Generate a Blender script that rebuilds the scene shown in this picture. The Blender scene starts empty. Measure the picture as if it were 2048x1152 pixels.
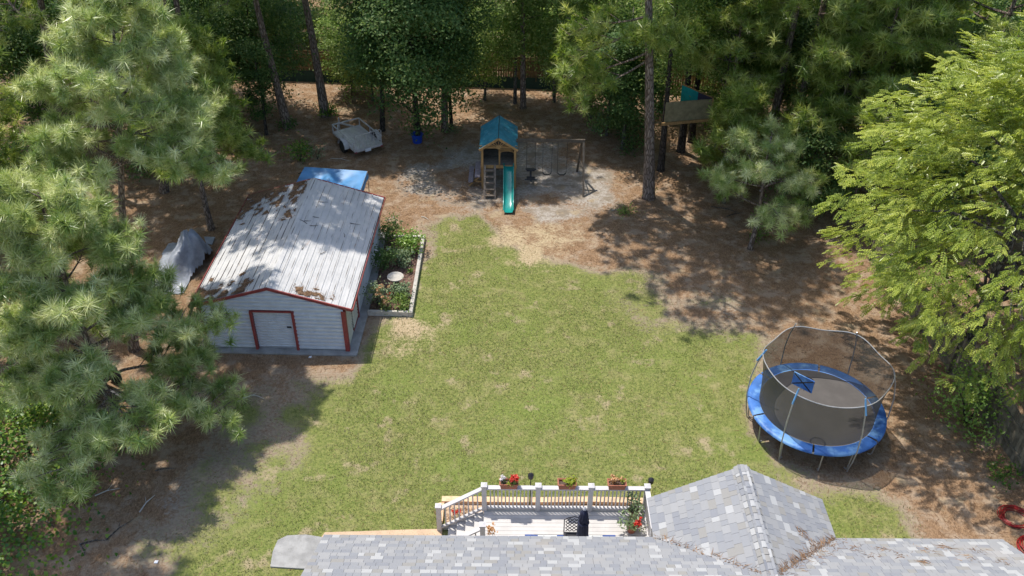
import bpy, math, random
import numpy as np
from mathutils import Vector, Matrix, Euler

# ------------------------------------------------------------------ camera, sky, sun, exposure
S = bpy.context.scene
COL = S.collection
FPX, PITCH, ROLL, CAMH = 1800.0, math.radians(35.435), math.radians(0.385), 20.85
cam_d = bpy.data.cameras.new('camera'); cam_d.sensor_width = 36.0; cam_d.lens = 36.0 * FPX / 2048.0
cam_d.clip_start = 0.1; cam_d.clip_end = 1500.0
cam = bpy.data.objects.new('camera', cam_d); COL.objects.link(cam)
cam.matrix_world = Matrix.Translation((0, 0, CAMH)) @ Matrix.Rotation(math.pi/2 - PITCH, 4, 'X') @ Matrix.Rotation(ROLL, 4, 'Z')
S.camera = cam

SUN_TRAVEL = Vector((0.29, -0.30, -1.0)).normalized()
W = bpy.data.worlds.new('World'); S.world = W; W.use_nodes = True
wn = W.node_tree; bg = wn.nodes.get('Background') or wn.nodes.new('ShaderNodeBackground')
sky = wn.nodes.new('ShaderNodeTexSky'); sky.sky_type = 'NISHITA'; sky.sun_disc = False
sky.sun_elevation = math.asin(-SUN_TRAVEL.z); sky.sun_rotation = math.atan2(-SUN_TRAVEL.x, -SUN_TRAVEL.y)
sky.air_density = 1.0; sky.dust_density = 1.4; sky.ozone_density = 1.0
wn.links.new(sky.outputs[0], bg.inputs[0]); bg.inputs[1].default_value = 0.15
sun_d = bpy.data.lights.new('sun', 'SUN'); sun_d.energy = 3.2; sun_d.angle = math.radians(0.55); sun_d.color = (1.0, 0.95, 0.87)
sun = bpy.data.objects.new('sun', sun_d); COL.objects.link(sun); sun.location = (-20, 40, 60)
sun.rotation_euler = SUN_TRAVEL.to_track_quat('-Z', 'Y').to_euler()
S.view_settings.view_transform = 'Standard'; S.view_settings.look = 'None'
S.view_settings.exposure = 0.70; S.view_settings.gamma = 1.0; S.view_settings.use_curve_mapping = False
S.render.engine = 'CYCLES'
S.cycles.max_bounces = 7; S.cycles.diffuse_bounces = 4; S.cycles.glossy_bounces = 2
S.cycles.transmission_bounces = 4; S.cycles.transparent_max_bounces = 10
S.cycles.use_denoising = True
S.cycles.sample_clamp_indirect = 6.0

rnd = random.Random(7)
NR = np.random.default_rng(11)
PI = math.pi

def at(px, py, z=0.0):
    """ground survey: photo pixel (2048 wide) -> point on the level z"""
    X, Y = px - 1024.0, py - 576.0
    cr, sr = math.cos(ROLL), math.sin(ROLL)
    X, Y = X*cr + Y*sr, -X*sr + Y*cr
    c, s = math.cos(PITCH), math.sin(PITCH)
    dx, dy, dz = X/FPX, c - Y/FPX*s, -s - Y/FPX*c
    t = (z - CAMH) / dz
    return Vector((dx*t, dy*t, z))

# ------------------------------------------------------------------ object helpers
def tag(o, label=None, cat=None, group=None, kind=None):
    if label: o['label'] = label
    if cat: o['category'] = cat
    if group: o['group'] = group
    if kind: o['kind'] = kind
    return o

def thing(name, label, cat, loc=(0, 0, 0), rz=0.0, group=None):
    o = bpy.data.objects.new(name, None); COL.objects.link(o)
    o.location = loc; o.rotation_euler = (0, 0, rz); o.empty_display_size = 0.3
    return tag(o, label, cat, group)

def link_mesh(name, me, parent=None, kind=None):
    o = bpy.data.objects.new(name, me); COL.objects.link(o)
    if parent is not None: o.parent = parent
    if kind: o['kind'] = kind
    return o

def np_mesh(name, V, F, mats, smooth=False, midx=None):
    V = np.asarray(V, np.float32); F = np.asarray(F, np.int32)
    me = bpy.data.meshes.new(name)
    k = F.shape[1]
    me.vertices.add(len(V)); me.vertices.foreach_set('co', V.ravel())
    me.loops.add(F.size); me.loops.foreach_set('vertex_index', F.ravel())
    me.polygons.add(len(F))
    me.polygons.foreach_set('loop_start', np.arange(0, F.size, k, dtype=np.int32))
    me.polygons.foreach_set('loop_total', np.full(len(F), k, np.int32))
    if midx is not None: me.polygons.foreach_set('material_index', np.asarray(midx, np.int32))
    for m in (mats if isinstance(mats, (list, tuple)) else [mats]): me.materials.append(m)
    me.update(calc_edges=True)
    me.polygons.foreach_set('use_smooth', np.full(len(F), smooth, bool))
    return me

class MB:
    def __init__(s): s.v = []; s.f = []; s.mi = []
    def add(s, vs, fs, mi=0):
        n = len(s.v); s.v += [tuple(p) for p in vs]
        s.f += [tuple(i + n for i in f) for f in fs]; s.mi += [mi]*len(fs); return s
    def box(s, c, d, R=None, mi=0):
        x, y, z = d[0]/2, d[1]/2, d[2]/2
        P = [Vector(p) for p in ((-x,-y,-z),(x,-y,-z),(x,y,-z),(-x,y,-z),(-x,-y,z),(x,-y,z),(x,y,z),(-x,y,z))]
        if R is not None: P = [R @ p for p in P]
        return s.add([p + Vector(c) for p in P], [(0,3,2,1),(4,5,6,7),(0,1,5,4),(1,2,6,5),(2,3,7,6),(3,0,4,7)], mi)
    def bar(s, a, b, w, h, up=(0, 0, 1), mi=0):
        a, b = Vector(a), Vector(b); d = (b - a); L = d.length; d.normalize()
        u = Vector(up); sd = d.cross(u)
        if sd.length < 1e-4: sd = d.cross(Vector((1, 0, 0)))
        sd.normalize(); u = sd.cross(d)
        R = Matrix((d, sd, u)).transposed()
        return s.box((a + b)/2, (L, w, h), R, mi)
    def tube(s, pts, r, n=6, cap=True, mi=0, closed=False):
        pts = [Vector(p) for p in pts]; m = len(pts)
        rs = [r]*m if not hasattr(r, '__len__') else list(r)
        vs = []; ref = None
        for i, p in enumerate(pts):
            if closed: d = pts[(i+1) % m] - pts[i-1]
            else: d = pts[min(i+1, m-1)] - pts[max(i-1, 0)]
            d.normalize()
            if ref is None:
                ref = Vector((0, 0, 1)) if abs(d.z) < .9 else Vector((1, 0, 0))
            a = d.cross(ref); a.normalize(); b = a.cross(d); ref = b
            for k in range(n):
                t = 2*PI*k/n
                vs.append(p + (a*math.cos(t) + b*math.sin(t))*rs[i])
        fs = []
        for i in range(m if closed else m - 1):
            j = (i + 1) % m
            for k in range(n):
                l = (k + 1) % n
                fs.append((i*n + k, i*n + l, j*n + l, j*n + k))
        if cap and not closed:
            fs.append(tuple(range(n - 1, -1, -1))); fs.append(tuple((m-1)*n + k for k in range(n)))
        return s.add(vs, fs, mi)
    def lathe(s, prof, n=16, c=(0, 0, 0), mi=0):
        vs = []; c = Vector(c)
        for r, z in prof:
            for k in range(n):
                t = 2*PI*k/n; vs.append(c + Vector((r*math.cos(t), r*math.sin(t), z)))
        fs = []
        for i in range(len(prof) - 1):
            for k in range(n):
                l = (k + 1) % n; fs.append((i*n + k, i*n + l, (i+1)*n + l, (i+1)*n + k))
        fs.append(tuple(range(n - 1, -1, -1))); fs.append(tuple((len(prof)-1)*n + k for k in range(n)))
        return s.add(vs, fs, mi)
    def slab(s, pts, th, mi=0):
        """polygon (top face, any plane) with thickness th straight down its normal"""
        pts = [Vector(p) for p in pts]; n = len(pts)
        nn = Vector((0, 0, 0))
        for i in range(n): nn += (pts[i] - pts[0]).cross(pts[(i+1) % n] - pts[0])
        nn.normalize()
        if nn.z < -1e-3: pts.reverse(); nn = -nn
        vs = pts + [p - nn*th for p in pts]
        fs = [tuple(range(n)), tuple(range(2*n - 1, n - 1, -1))]
        for i in range(n):
            j = (i+1) % n; fs.append((j, i, n + i, n + j))
        return s.add(vs, fs, mi)
    def mesh(s, name, mats, smooth=False):
        me = bpy.data.meshes.new(name); me.from_pydata(s.v, [], s.f)
        for m in (mats if isinstance(mats, (list, tuple)) else [mats]): me.materials.append(m)
        if any(s.mi): me.polygons.foreach_set('material_index', s.mi)
        if smooth: me.polygons.foreach_set('use_smooth', [True]*len(s.f))
        me.update(); return me
    def build(s, name, mats, parent=None, smooth=False, kind=None, bevel=0, org=None):
        if org is not None:                      # shape given in yard coordinates: bring it into the thing's own
            mi = Matrix.LocRotScale(org.location, org.rotation_euler, None).inverted()
            s.v = [tuple(mi @ Vector(p)) for p in s.v]
        o = link_mesh(name, s.mesh(name, mats, smooth), parent, kind)
        if bevel:
            b = o.modifiers.new('bevel', 'BEVEL'); b.width = bevel; b.segments = 2; b.limit_method = 'ANGLE'
        return o

# ------------------------------------------------------------------ materials
class NT:
    def __init__(s, m): s.t = m.node_tree; s.n = s.t.nodes; s.l = s.t.links
    def new(s, typ, **kw):
        x = s.n.new(typ)
        for k, v in kw.items(): setattr(x, k, v)
        return x
    def put(s, sock, v):
        if isinstance(v, bpy.types.NodeSocket): s.l.new(v, sock)
        else: sock.default_value = v
    def noise(s, vec, scale, detail=4, rough=.55, dist=0):
        x = s.new('ShaderNodeTexNoise'); s.put(x.inputs['Scale'], scale)
        x.inputs['Detail'].default_value = detail; x.inputs['Roughness'].default_value = rough; x.inputs['Distortion'].default_value = dist
        if vec is not None: s.l.new(vec, x.inputs['Vector'])
        return x.outputs['Fac']
    def map(s, v, a, b, c=0., d=1., smooth=True):
        x = s.new('ShaderNodeMapRange', interpolation_type='SMOOTHSTEP' if smooth else 'LINEAR')
        s.put(x.inputs[0], v)
        for i, q in enumerate((a, b, c, d)): s.put(x.inputs[i+1], q)
        return x.outputs[0]
    def mix(s, f, a, b, typ='MIX'):
        x = s.new('ShaderNodeMix', data_type='RGBA', blend_type=typ)
        s.put(x.inputs[0], f); 
        for i, q in ((6, a), (7, b)):
            s.put(x.inputs[i], q if isinstance(q, bpy.types.NodeSocket) else (*q, 1.) if len(q) == 3 else q)
        return x.outputs[2]
    def math(s, op, a, b=0.):
        x = s.new('ShaderNodeMath', operation=op); s.put(x.inputs[0], a); s.put(x.inputs[1], b); return x.outputs[0]
    def ramp(s, f, stops, const=False):
        x = s.new('ShaderNodeValToRGB'); r = x.color_ramp
        if const: r.interpolation = 'CONSTANT'
        while len(r.elements) < len(stops): r.elements.new(.5)
        for e, (p, c) in zip(r.elements, stops): e.position = p; e.color = (*c, 1.)
        s.put(x.inputs[0], f); return x.outputs[0]
    def stretch(s, vec, sc):
        x = s.new('ShaderNodeMapping'); x.inputs['Scale'].default_value = sc; s.l.new(vec, x.inputs['Vector']); return x.outputs[0]
    def bump(s, h, strength=.5, dist=.02):
        x = s.new('ShaderNodeBump'); x.inputs['Strength'].default_value = strength; x.inputs['Distance'].default_value = dist
        s.l.new(h, x.inputs['Height']); return x.outputs[0]

def mat_new(name):
    m = bpy.data.materials.new(name); m.use_nodes = True
    t = NT(m); p = t.n.get('Principled BSDF')
    return m, t, p

def mat(name, col, rough=.6, var=.15, scale=6., metal=0., bump=0., bdist=.01, stretch=None, spec=.4, stain=None, rand=0.):
    """colour with noise variation, optional stain colour patches and per-object variation"""
    m, t, p = mat_new(name)
    tc = t.new('ShaderNodeTexCoord').outputs['Object']
    v = t.stretch(tc, stretch) if stretch else tc
    n = t.noise(v, scale, 6, .6)
    lo = tuple(c*(1-var) for c in col); hi = tuple(min(1, c*(1+var)) for c in col)
    c = t.mix(t.map(n, .3, .7), lo, hi)
    if stain:
        n2 = t.noise(tc, stain[1], 5, .65); c = t.mix(t.map(n2, stain[2], stain[2] + .12, 0, stain[3]), c, stain[0])
    if rand:
        oi = t.new('ShaderNodeObjectInfo').outputs['Random']
        k = t.map(oi, 0, 1, 1 - rand, 1 + rand, False)
        h = t.new('ShaderNodeHueSaturation'); t.l.new(k, h.inputs['Value']); t.l.new(c, h.inputs['Color']); c = h.outputs[0]
    t.l.new(c, p.inputs['Base Color'])
    p.inputs['Roughness'].default_value = rough; p.inputs['Metallic'].default_value = metal
    p.inputs['Specular IOR Level'].default_value = spec
    if bump:
        t.l.new(t.bump(n, bump, bdist), p.inputs['Normal'])
    return m

def leaf_mat(name, stops, trans=.35, rough=.5, spec=.35, nscale=.5, tint=None):
    m, t, p = mat_new(name)
    g = t.new('ShaderNodeNewGeometry').outputs['Random Per Island']
    oi = t.new('ShaderNodeObjectInfo').outputs['Random']
    pos = t.new('ShaderNodeNewGeometry').outputs['Position']
    n = t.noise(pos, nscale, 3)
    f = t.math('ADD', t.math('MULTIPLY', g, .5), t.math('ADD', t.math('MULTIPLY', n, .45), t.math('MULTIPLY', oi, .12)))
    if tint:           # each tuft or bough has its own tone: young growth is paler
        if tint == 'attr':
            a_ = t.new('ShaderNodeAttribute'); a_.attribute_name = 'tint'; tt = a_.outputs['Fac']
        else: tt = oi
        f = t.math('ADD', t.math('MULTIPLY', g, .25), t.math('ADD', t.math('MULTIPLY', n, .25), t.math('MULTIPLY', tt, .5)))
    c = t.ramp(f, stops)
    t.l.new(c, p.inputs['Base Color']); p.inputs['Roughness'].default_value = rough; p.inputs['Specular IOR Level'].default_value = spec
    tr = t.new('ShaderNodeBsdfTranslucent')
    h = t.new('ShaderNodeHueSaturation'); h.inputs['Saturation'].default_value = 1.15; h.inputs['Value'].default_value = 1.25
    t.l.new(c, h.inputs['Color']); t.l.new(h.outputs[0], tr.inputs['Color'])
    mx = t.new('ShaderNodeMixShader'); mx.inputs[0].default_value = trans
    t.l.new(p.outputs[0], mx.inputs[1]); t.l.new(tr.outputs[0], mx.inputs[2])
    t.l.new(mx.outputs[0], t.n.get('Material Output').inputs[0])
    return m

M = {}
NEAR_ = [(.2, (.16, .255, .055)), (.5, (.39, .47, .13)), (.75, (.76, .77, .42))]
FAR_ = [(.2, (.14, .225, .04)), (.5, (.31, .39, .085)), (.85, (.62, .63, .22))]
M['needle_near'] = leaf_mat('pine_needles_near', NEAR_, .24, .34, .7, tint='obj')
M['needle_mass'] = leaf_mat('pine_needles_mass', NEAR_, .28, .34, .7, tint='attr')
M['needle_far'] = leaf_mat('pine_needles_far', FAR_, .46, .36, .6, tint='attr')
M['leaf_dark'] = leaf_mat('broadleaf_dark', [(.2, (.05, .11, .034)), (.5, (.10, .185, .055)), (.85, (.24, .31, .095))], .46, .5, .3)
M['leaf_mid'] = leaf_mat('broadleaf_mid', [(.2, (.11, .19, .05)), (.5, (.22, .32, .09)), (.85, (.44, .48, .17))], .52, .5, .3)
M['leaf_bright'] = leaf_mat('broadleaf_bright', [(.2, (.12, .18, .022)), (.5, (.30, .365, .055)), (.8, (.54, .57, .13))], .34, .36, .6, tint='attr')
M['leaf_fresh'] = leaf_mat('fresh_leaves', [(.2, (.10, .19, .03)), (.5, (.21, .34, .06)), (.85, (.38, .50, .12))], .35, .4, .5)
M['leaf_vine'] = leaf_mat('vine_leaves', [(.2, (.04, .11, .018)), (.5, (.09, .20, .03)), (.8, (.28, .38, .05))], .35, .4, .5)
M['leaf_lime'] = leaf_mat('lime_leaves', [(.2, (.20, .26, .02)), (.6, (.34, .40, .04)), (.85, (.45, .50, .08))], .35, .45, .4)
M['leaf_grey'] = leaf_mat('grey_green_leaves', [(.2, (.11, .16, .07)), (.55, (.20, .27, .13)), (.85, (.34, .40, .23))], .3, .5, .4)
M['leaf_rust'] = leaf_mat('rust_leaves', [(.2, (.10, .10, .03)), (.5, (.35, .16, .05)), (.85, (.55, .30, .12))], .3, .5, .4)
M['petal_red'] = leaf_mat('red_petals', [(.2, (.45, .03, .02)), (.6, (.65, .06, .04)), (.85, (.75, .16, .12))], .3, .5, .3)
M['petal_white'] = leaf_mat('white_petals', [(.2, (.6, .55, .55)), (.85, (.8, .76, .78))], .3, .5, .3)
M['petal_peach'] = leaf_mat('peach_petals', [(.2, (.6, .34, .16)), (.85, (.75, .52, .30))], .3, .5, .3)
M['grass'] = leaf_mat('grass_blades', [(.15, (.085, .13, .03)), (.36, (.14, .185, .05)), (.52, (.215, .235, .085)), (.68, (.34, .30, .16)), (.9, (.44, .365, .22))], .25, .6, .25, .55)
M['straw'] = leaf_mat('pine_straw', [(.15, (.11, .058, .03)), (.5, (.24, .135, .07)), (.85, (.44, .28, .16))], .1, .7, .2)

def bark_mat(name, a, b):
    m, t, p = mat_new(name)
    tc = t.new('ShaderNodeTexCoord').outputs['Object']
    v = t.stretch(tc, (5, 5, 1.2))
    vo = t.new('ShaderNodeTexVoronoi', feature='DISTANCE_TO_EDGE'); vo.inputs['Scale'].default_value = 2.6; t.l.new(v, vo.inputs['Vector'])
    e = t.map(vo.outputs[0], 0., .22)
    n = t.noise(v, 3., 6, .65)
    c = t.mix(t.map(n, .3, .7), a, b); c = t.mix(t.math('SUBTRACT', 1., e), c, tuple(x*.5 for x in a))
    t.l.new(c, p.inputs['Base Color']); p.inputs['Roughness'].default_value = .9; p.inputs['Specular IOR Level'].default_value = .2
    hh = t.math('ADD', e, t.math('MULTIPLY', n, .6))
    t.l.new(t.bump(hh, .8, .04), p.inputs['Normal'])
    return m
M['bark_pine'] = bark_mat('pine_bark', (.22, .16, .125), (.40, .325, .275))
M['bark_grey'] = bark_mat('grey_bark', (.12, .105, .09), (.24, .22, .195))
M['bark_dark'] = bark_mat('dark_bark', (.06, .05, .042), (.13, .11, .095))
M['white_metal'] = mat('white_siding', (.60, .61, .63), .42, .06, 3., stain=((.40, .37, .33), 1.6, .66, .35))
M['cream_metal'] = mat('cream_door_sheet', (.60, .57, .46), .5, .08, 3., stain=((.4, .36, .28), 2., .62, .4))
M['red_trim'] = mat('red_trim', (.26, .05, .045), .5, .15, 5., stain=((.30, .16, .13), 3., .6, .6))
M['dark'] = mat('dark_gap', (.02, .02, .022), .8, .2)
M['concrete'] = mat('concrete', (.30, .295, .285), .9, .22, 2.2, bump=.25, stain=((.14, .135, .125), .9, .56, .7))
M['wood_dark'] = mat('dark_weathered_beam', (.105, .085, .065), .85, .25, 8., bump=.2)
M['wood_play'] = mat('cedar_playset_wood', (.34, .205, .085), .7, .22, 9., stretch=(1, 1, .25), bump=.2, rand=.15)
M['wood_weather'] = mat('weathered_wood', (.20, .16, .125), .85, .25, 8., bump=.25, rand=.2)
M['wood_grey'] = mat('grey_weathered_wood', (.25, .22, .24), .85, .2, 8., bump=.2, rand=.15)
M['wood_fence'] = mat('fence_wood', (.19, .13, .065), .85, .3, 5., bump=.25, rand=.25)
M['wood_fence_dark'] = mat('old_fence_wood', (.19, .165, .12), .9, .3, 5., bump=.25, rand=.25)
M['wood_border'] = mat('bed_border_wood', (.45, .42, .37), .85, .18, 6., bump=.2, rand=.12)
M['wood_tan'] = mat('tan_lumber', (.60, .40, .24), .8, .2, 5., bump=.15, rand=.15)
M['deck_white'] = mat('deck_white_paint', (.52, .50, .50), .55, .05, 4., rand=.02)
M['deck_floor'] = mat('deck_boards', (.50, .475, .45), .6, .07, 3., rand=.05)
M['navy_cloth'] = mat('navy_canvas', (.018, .022, .05), .8, .25, 8.)
M['black_metal'] = mat('black_metal', (.025, .024, .028), .4, .15, 8.)
M['terracotta'] = mat('brown_resin_planter', (.33, .115, .065), .6, .12, 6.)
M['soil'] = mat('dark_soil', (.10, .065, .05), .95, .4, 14., bump=.6, bdist=.03)
M['mulch'] = mat('mulch', (.16, .095, .07), .95, .45, 9., bump=.9, bdist=.04)
M['stone'] = mat('birdbath_stone', (.43, .40, .355), .8, .08, 6.)
M['galv'] = mat('galvanised_steel', (.56, .56, .57), .38, .1, 6., metal=.65)
M['grey_steel'] = mat('grey_painted_steel', (.52, .50, .50), .45, .1, 6., metal=.1)
M['rubber'] = mat('tyre_rubber', (.02, .02, .02), .8, .2)
M['teal'] = mat('teal_plastic_slide', (.01, .235, .205), .22, .1, 3., spec=.6)
M['teal_roof'] = mat('teal_roof_sheet', (.035, .20, .27), .5, .22, 2.5, stain=((.36, .44, .46), 5.5, .57, .5))
M['teal_board'] = mat('teal_painted_board', (.01, .33, .33), .6, .12, 4.)
M['purple_board'] = mat('dark_purple_board', (.06, .045, .085), .7, .15, 4.)
M['olive_board'] = mat('weathered_plywood', (.26, .225, .13), .85, .22, 3.5, bump=.1, stain=((.15, .16, .09), 1.8, .55, .5))
M['slate_board'] = mat('slate_boards', (.055, .065, .075), .8, .3, 6., stretch=(6, 6, .6), rand=.15)
M['blue_tarp'] = mat('blue_tarp', (.07, .23, .46), .45, .16, 2.2)
M['blue_plastic'] = mat('blue_plastic', (.012, .06, .40), .4, .15, 4.)
M['grey_tarp'] = mat('grey_tarp', (.27, .29, .33), .40, .2, 3., bump=.5, bdist=.04, stain=((.22, .17, .14), 1.3, .6, .6))
M['pad_blue'] = mat('trampoline_pad', (.045, .14, .40), .5, .25, 1.3, stain=((.17, .34, .58), 1.1, .5, .8))
M['tramp_mat'] = mat('trampoline_mat', (.088, .08, .076), .75, .12, 2.)
M['tramp_steel'] = mat('trampoline_steel', (.46, .45, .44), .4, .1, 6., metal=.5)
M['pole_foam'] = mat('blue_pole_foam', (.12, .30, .52), .7, .15, 8.)
M['hose'] = mat('red_hose', (.26, .012, .014), .35, .2, 6.)
M['plate'] = mat('blank_plate', (.75, .75, .78), .5, .05)
M['wall_house'] = mat('house_siding', (.62, .60, .56), .6, .06, 4.)
M['rug_blue'] = mat('rug_blue', (.05, .09, .26), .9, .2, 10.)
M['rug_white'] = mat('rug_white', (.66, .67, .64), .9, .1, 10.)
M['silt'] = mat('dark_green_fabric', (.018, .045, .035), .8, .2, 3.)
M['path_tan'] = mat('tan_walkway', (.50, .36, .24), .9, .1, 3., bump=.15)
M['dark_body'] = mat('dark_painted_steel', (.012, .014, .02), .45, .3, 4.)
M['rim_white'] = mat('white_wheel', (.50, .56, .62), .5, .1, 6.)
M['fascia'] = mat('white_fascia', (.7, .7, .69), .5, .05)

def shingle_mat():
    m, t, p = mat_new('roof_shingles')
    g = t.new('ShaderNodeNewGeometry').outputs['Random Per Island']; oi = t.new('ShaderNodeObjectInfo').outputs['Random']
    f = t.math('FRACT', t.math('ADD', g, oi))
    c = t.ramp(f, [(0., (.235, .24, .25)), (.25, (.265, .265, .265)), (.45, (.205, .212, .23)), (.58, (.245, .235, .215)), (.68, (.285, .285, .285)), (.82, (.22, .228, .243)), (.90, (.375, .375, .368))], True)
    tc = t.new('ShaderNodeTexCoord').outputs['Object']
    n = t.noise(tc, 60., 3, .7); n2 = t.noise(tc, .7, 3)
    c = t.mix(t.map(n, .3, .7, 0, .3), c, (.30, .30, .31)); c = t.mix(t.map(n2, .55, .8, 0, .25), c, (.42, .36, .30))
    t.l.new(c, p.inputs['Base Color']); p.inputs['Roughness'].default_value = .85; p.inputs['Specular IOR Level'].default_value = .25
    t.l.new(t.bump(n, .3, .004), p.inputs['Normal'])
    return m
M['shingle'] = shingle_mat()

def roof_metal_mat():
    m, t, p = mat_new('shed_roof_sheet')
    tc = t.new('ShaderNodeTexCoord').outputs['Object']
    n = t.noise(tc, 2.0, 6, .6)
    c = t.mix(t.map(n, .3, .7), (.46, .455, .45), (.54, .53, .52))
    # dirt that collects in streaks along the rib lines (object x is across the sheet, y along the ribs)
    sx = t.new('ShaderNodeSeparateXYZ'); t.l.new(tc, sx.inputs[0])
    dd = t.math('ABSOLUTE', t.math('ADD', sx.outputs[0], 2.866))
    ph = t.math('FRACT', t.math('ADD', t.math('DIVIDE', t.math('SUBTRACT', dd, .06), RIB), 100.5))
    line = t.math('SUBTRACT', 1., t.map(t.math('ABSOLUTE', t.math('SUBTRACT', ph, .50)), .03, .10))
    st = t.noise(t.stretch(tc, (4.2, .55, 1.)), 1.4, 4, .6)
    k = t.math('MULTIPLY', line, t.map(st, .47, .60))
    c = t.mix(t.math('MULTIPLY', k, .92), c, (.07, .055, .045))
    n3 = t.noise(t.stretch(tc, (2.5, .5, 1.)), 1.1, 5, .7)
    c = t.mix(t.map(n3, .62, .72, 0, .5), c, (.30, .18, .12))
    t.l.new(c, p.inputs['Base Color']); p.inputs['Roughness'].default_value = .45; p.inputs['Specular IOR Level'].default_value = .4
    return m
RIB = 0.2286
M['roof_sheet'] = roof_metal_mat()

def net_mat():
    m, t, p = mat_new('black_safety_net')
    p.inputs['Base Color'].default_value = (.068, .063, .052, 1); p.inputs['Roughness'].default_value = .6
    tr = t.new('ShaderNodeBsdfTransparent'); mx = t.new('ShaderNodeMixShader')
    mx.inputs[0].default_value = .70      # share of the area covered by thread
    t.l.new(tr.outputs[0], mx.inputs[1]); t.l.new(p.outputs[0], mx.inputs[2])
    t.l.new(mx.outputs[0], t.n.get('Material Output').inputs[0])
    return m
M['net'] = net_mat()

# ------------------------------------------------------------------ ground
def in_poly(X, Y, P):
    r = np.zeros(X.shape, bool); n = len(P)
    for i in range(n):
        x1, y1 = P[i]; x2, y2 = P[(i+1) % n]
        c = ((y1 > Y) != (y2 > Y)) & (X < (x2-x1)*(Y-y1)/((y2-y1) or 1e-9) + x1); r ^= c
    return r
def blur(a, n):
    for _ in range(n):
        p = np.pad(a, 1, mode='edge'); a = (p[:-2, 1:-1] + p[2:, 1:-1] + p[1:-1, :-2] + p[1:-1, 2:] + p[1:-1, 1:-1])/5
    return a
def gp(pts): return [tuple(at(*p)[:2]) for p in pts]
GX = np.arange(-32, 32.01, .3); GY = np.arange(8, 62.01, .3)
gx, gy = np.meshgrid(GX, GY)
LAWN = gp([(850, 490), (880, 440), (985, 440), (1005, 500), (1170, 545), (1215, 600), (1330, 655), (1470, 690), (1525, 715), (1480, 800), (1490, 880), (1560, 955),
           (1680, 985), (1760, 1010), (1850, 1060), (1930, 1152), (2100, 1400), (230, 1400), (290, 1152), (350, 1100), (450, 1060), (560, 1010), (640, 960), (655, 850), (640, 760), (745, 722), (765, 645), (845, 640)])
SPARSE = gp([(470, 740), (650, 740), (700, 850), (660, 980), (500, 1060), (250, 1150), (100, 1170), (330, 1000), (430, 880)])
SPARSE2 = gp([(1180, 560), (1340, 640), (1530, 700), (1560, 660), (1400, 560), (1250, 480)])
SAND = gp([(800, 330), (860, 300), (960, 285), (1060, 275), (1200, 300), (1240, 350), (1235, 420), (1100, 445), (940, 440), (850, 410), (790, 370)])
SAND2 = gp([(1170, 460), (1230, 465), (1290, 530), (1230, 540)])
SAND3 = gp([(330, 950), (460, 930), (560, 1010), (430, 1080), (300, 1060)])
SAND4 = gp([(1820, 830), (1920, 860), (1960, 960), (1850, 950)])
SAND5 = gp([(1330, 560), (1470, 590), (1540, 660), (1480, 670)])
DRY = gp([(940, 445), (1060, 440), (1180, 450), (1175, 535), (1080, 540), (1000, 510)])
DRY2 = gp([(760, 630), (870, 620), (850, 690), (770, 740)])
def zone(*polys, soft=3):
    a = np.zeros(gx.shape)
    for P in polys: a = np.maximum(a, in_poly(gx, gy, P))
    return blur(a, soft)
zg = np.clip(zone(LAWN, soft=18) + (.46)*zone(SPARSE, SPARSE2, soft=7), 0, 1)
zs = zone(SAND, soft=15)*1.05 + zone(SAND2, SAND3, SAND4, SAND5, soft=5)*.62
zd = zone(DRY, soft=13) + .8*zone(DRY2, soft=4)
# ground kept bare under the trampoline
TC = np.array([9.868, 21.54])
def smooth_noise(rng, cell, x, y):
    g_ = rng.normal(size=(160, 160)); u_, v_ = (x + 40)/cell, (y + 10)/cell
    i_, j_ = np.floor(v_).astype(int) % 158, np.floor(u_).astype(int) % 158; fu, fv = u_ - np.floor(u_), v_ - np.floor(v_)
    fu, fv = fu*fu*(3-2*fu), fv*fv*(3-2*fv)
    return (g_[i_, j_]*(1-fu) + g_[i_, j_+1]*fu)*(1-fv) + (g_[i_+1, j_]*(1-fu) + g_[i_+1, j_+1]*fu)*fv
wob = .6*smooth_noise(NR, 2.2, gx, gy) + .4*smooth_noise(NR, .8, gx, gy)
zs = zs*np.clip(.85 + .55*wob, .1, 1.35); zd = zd*np.clip(.8 + .5*wob[::-1, ::-1], .1, 1.3)
zg = np.clip(zg + .40*wob[:, ::-1]*np.clip(4*zg*(1 - zg) + .06*(zg > .5), 0, 1), 0, 1)
zg *= np.clip((np.hypot(gx - TC[0], gy - TC[1]) - 1.2 + .5*wob)/1.3, .12, 1)
zg *= 1 - .8*np.clip(zs, 0, 1)
def zone_at(z, x, y):
    i = np.clip(((y - GY[0])/.3).astype(int), 0, len(GY)-1); j = np.clip(((x - GX[0])/.3).astype(int), 0, len(GX)-1)
    return z[i, j]

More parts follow.
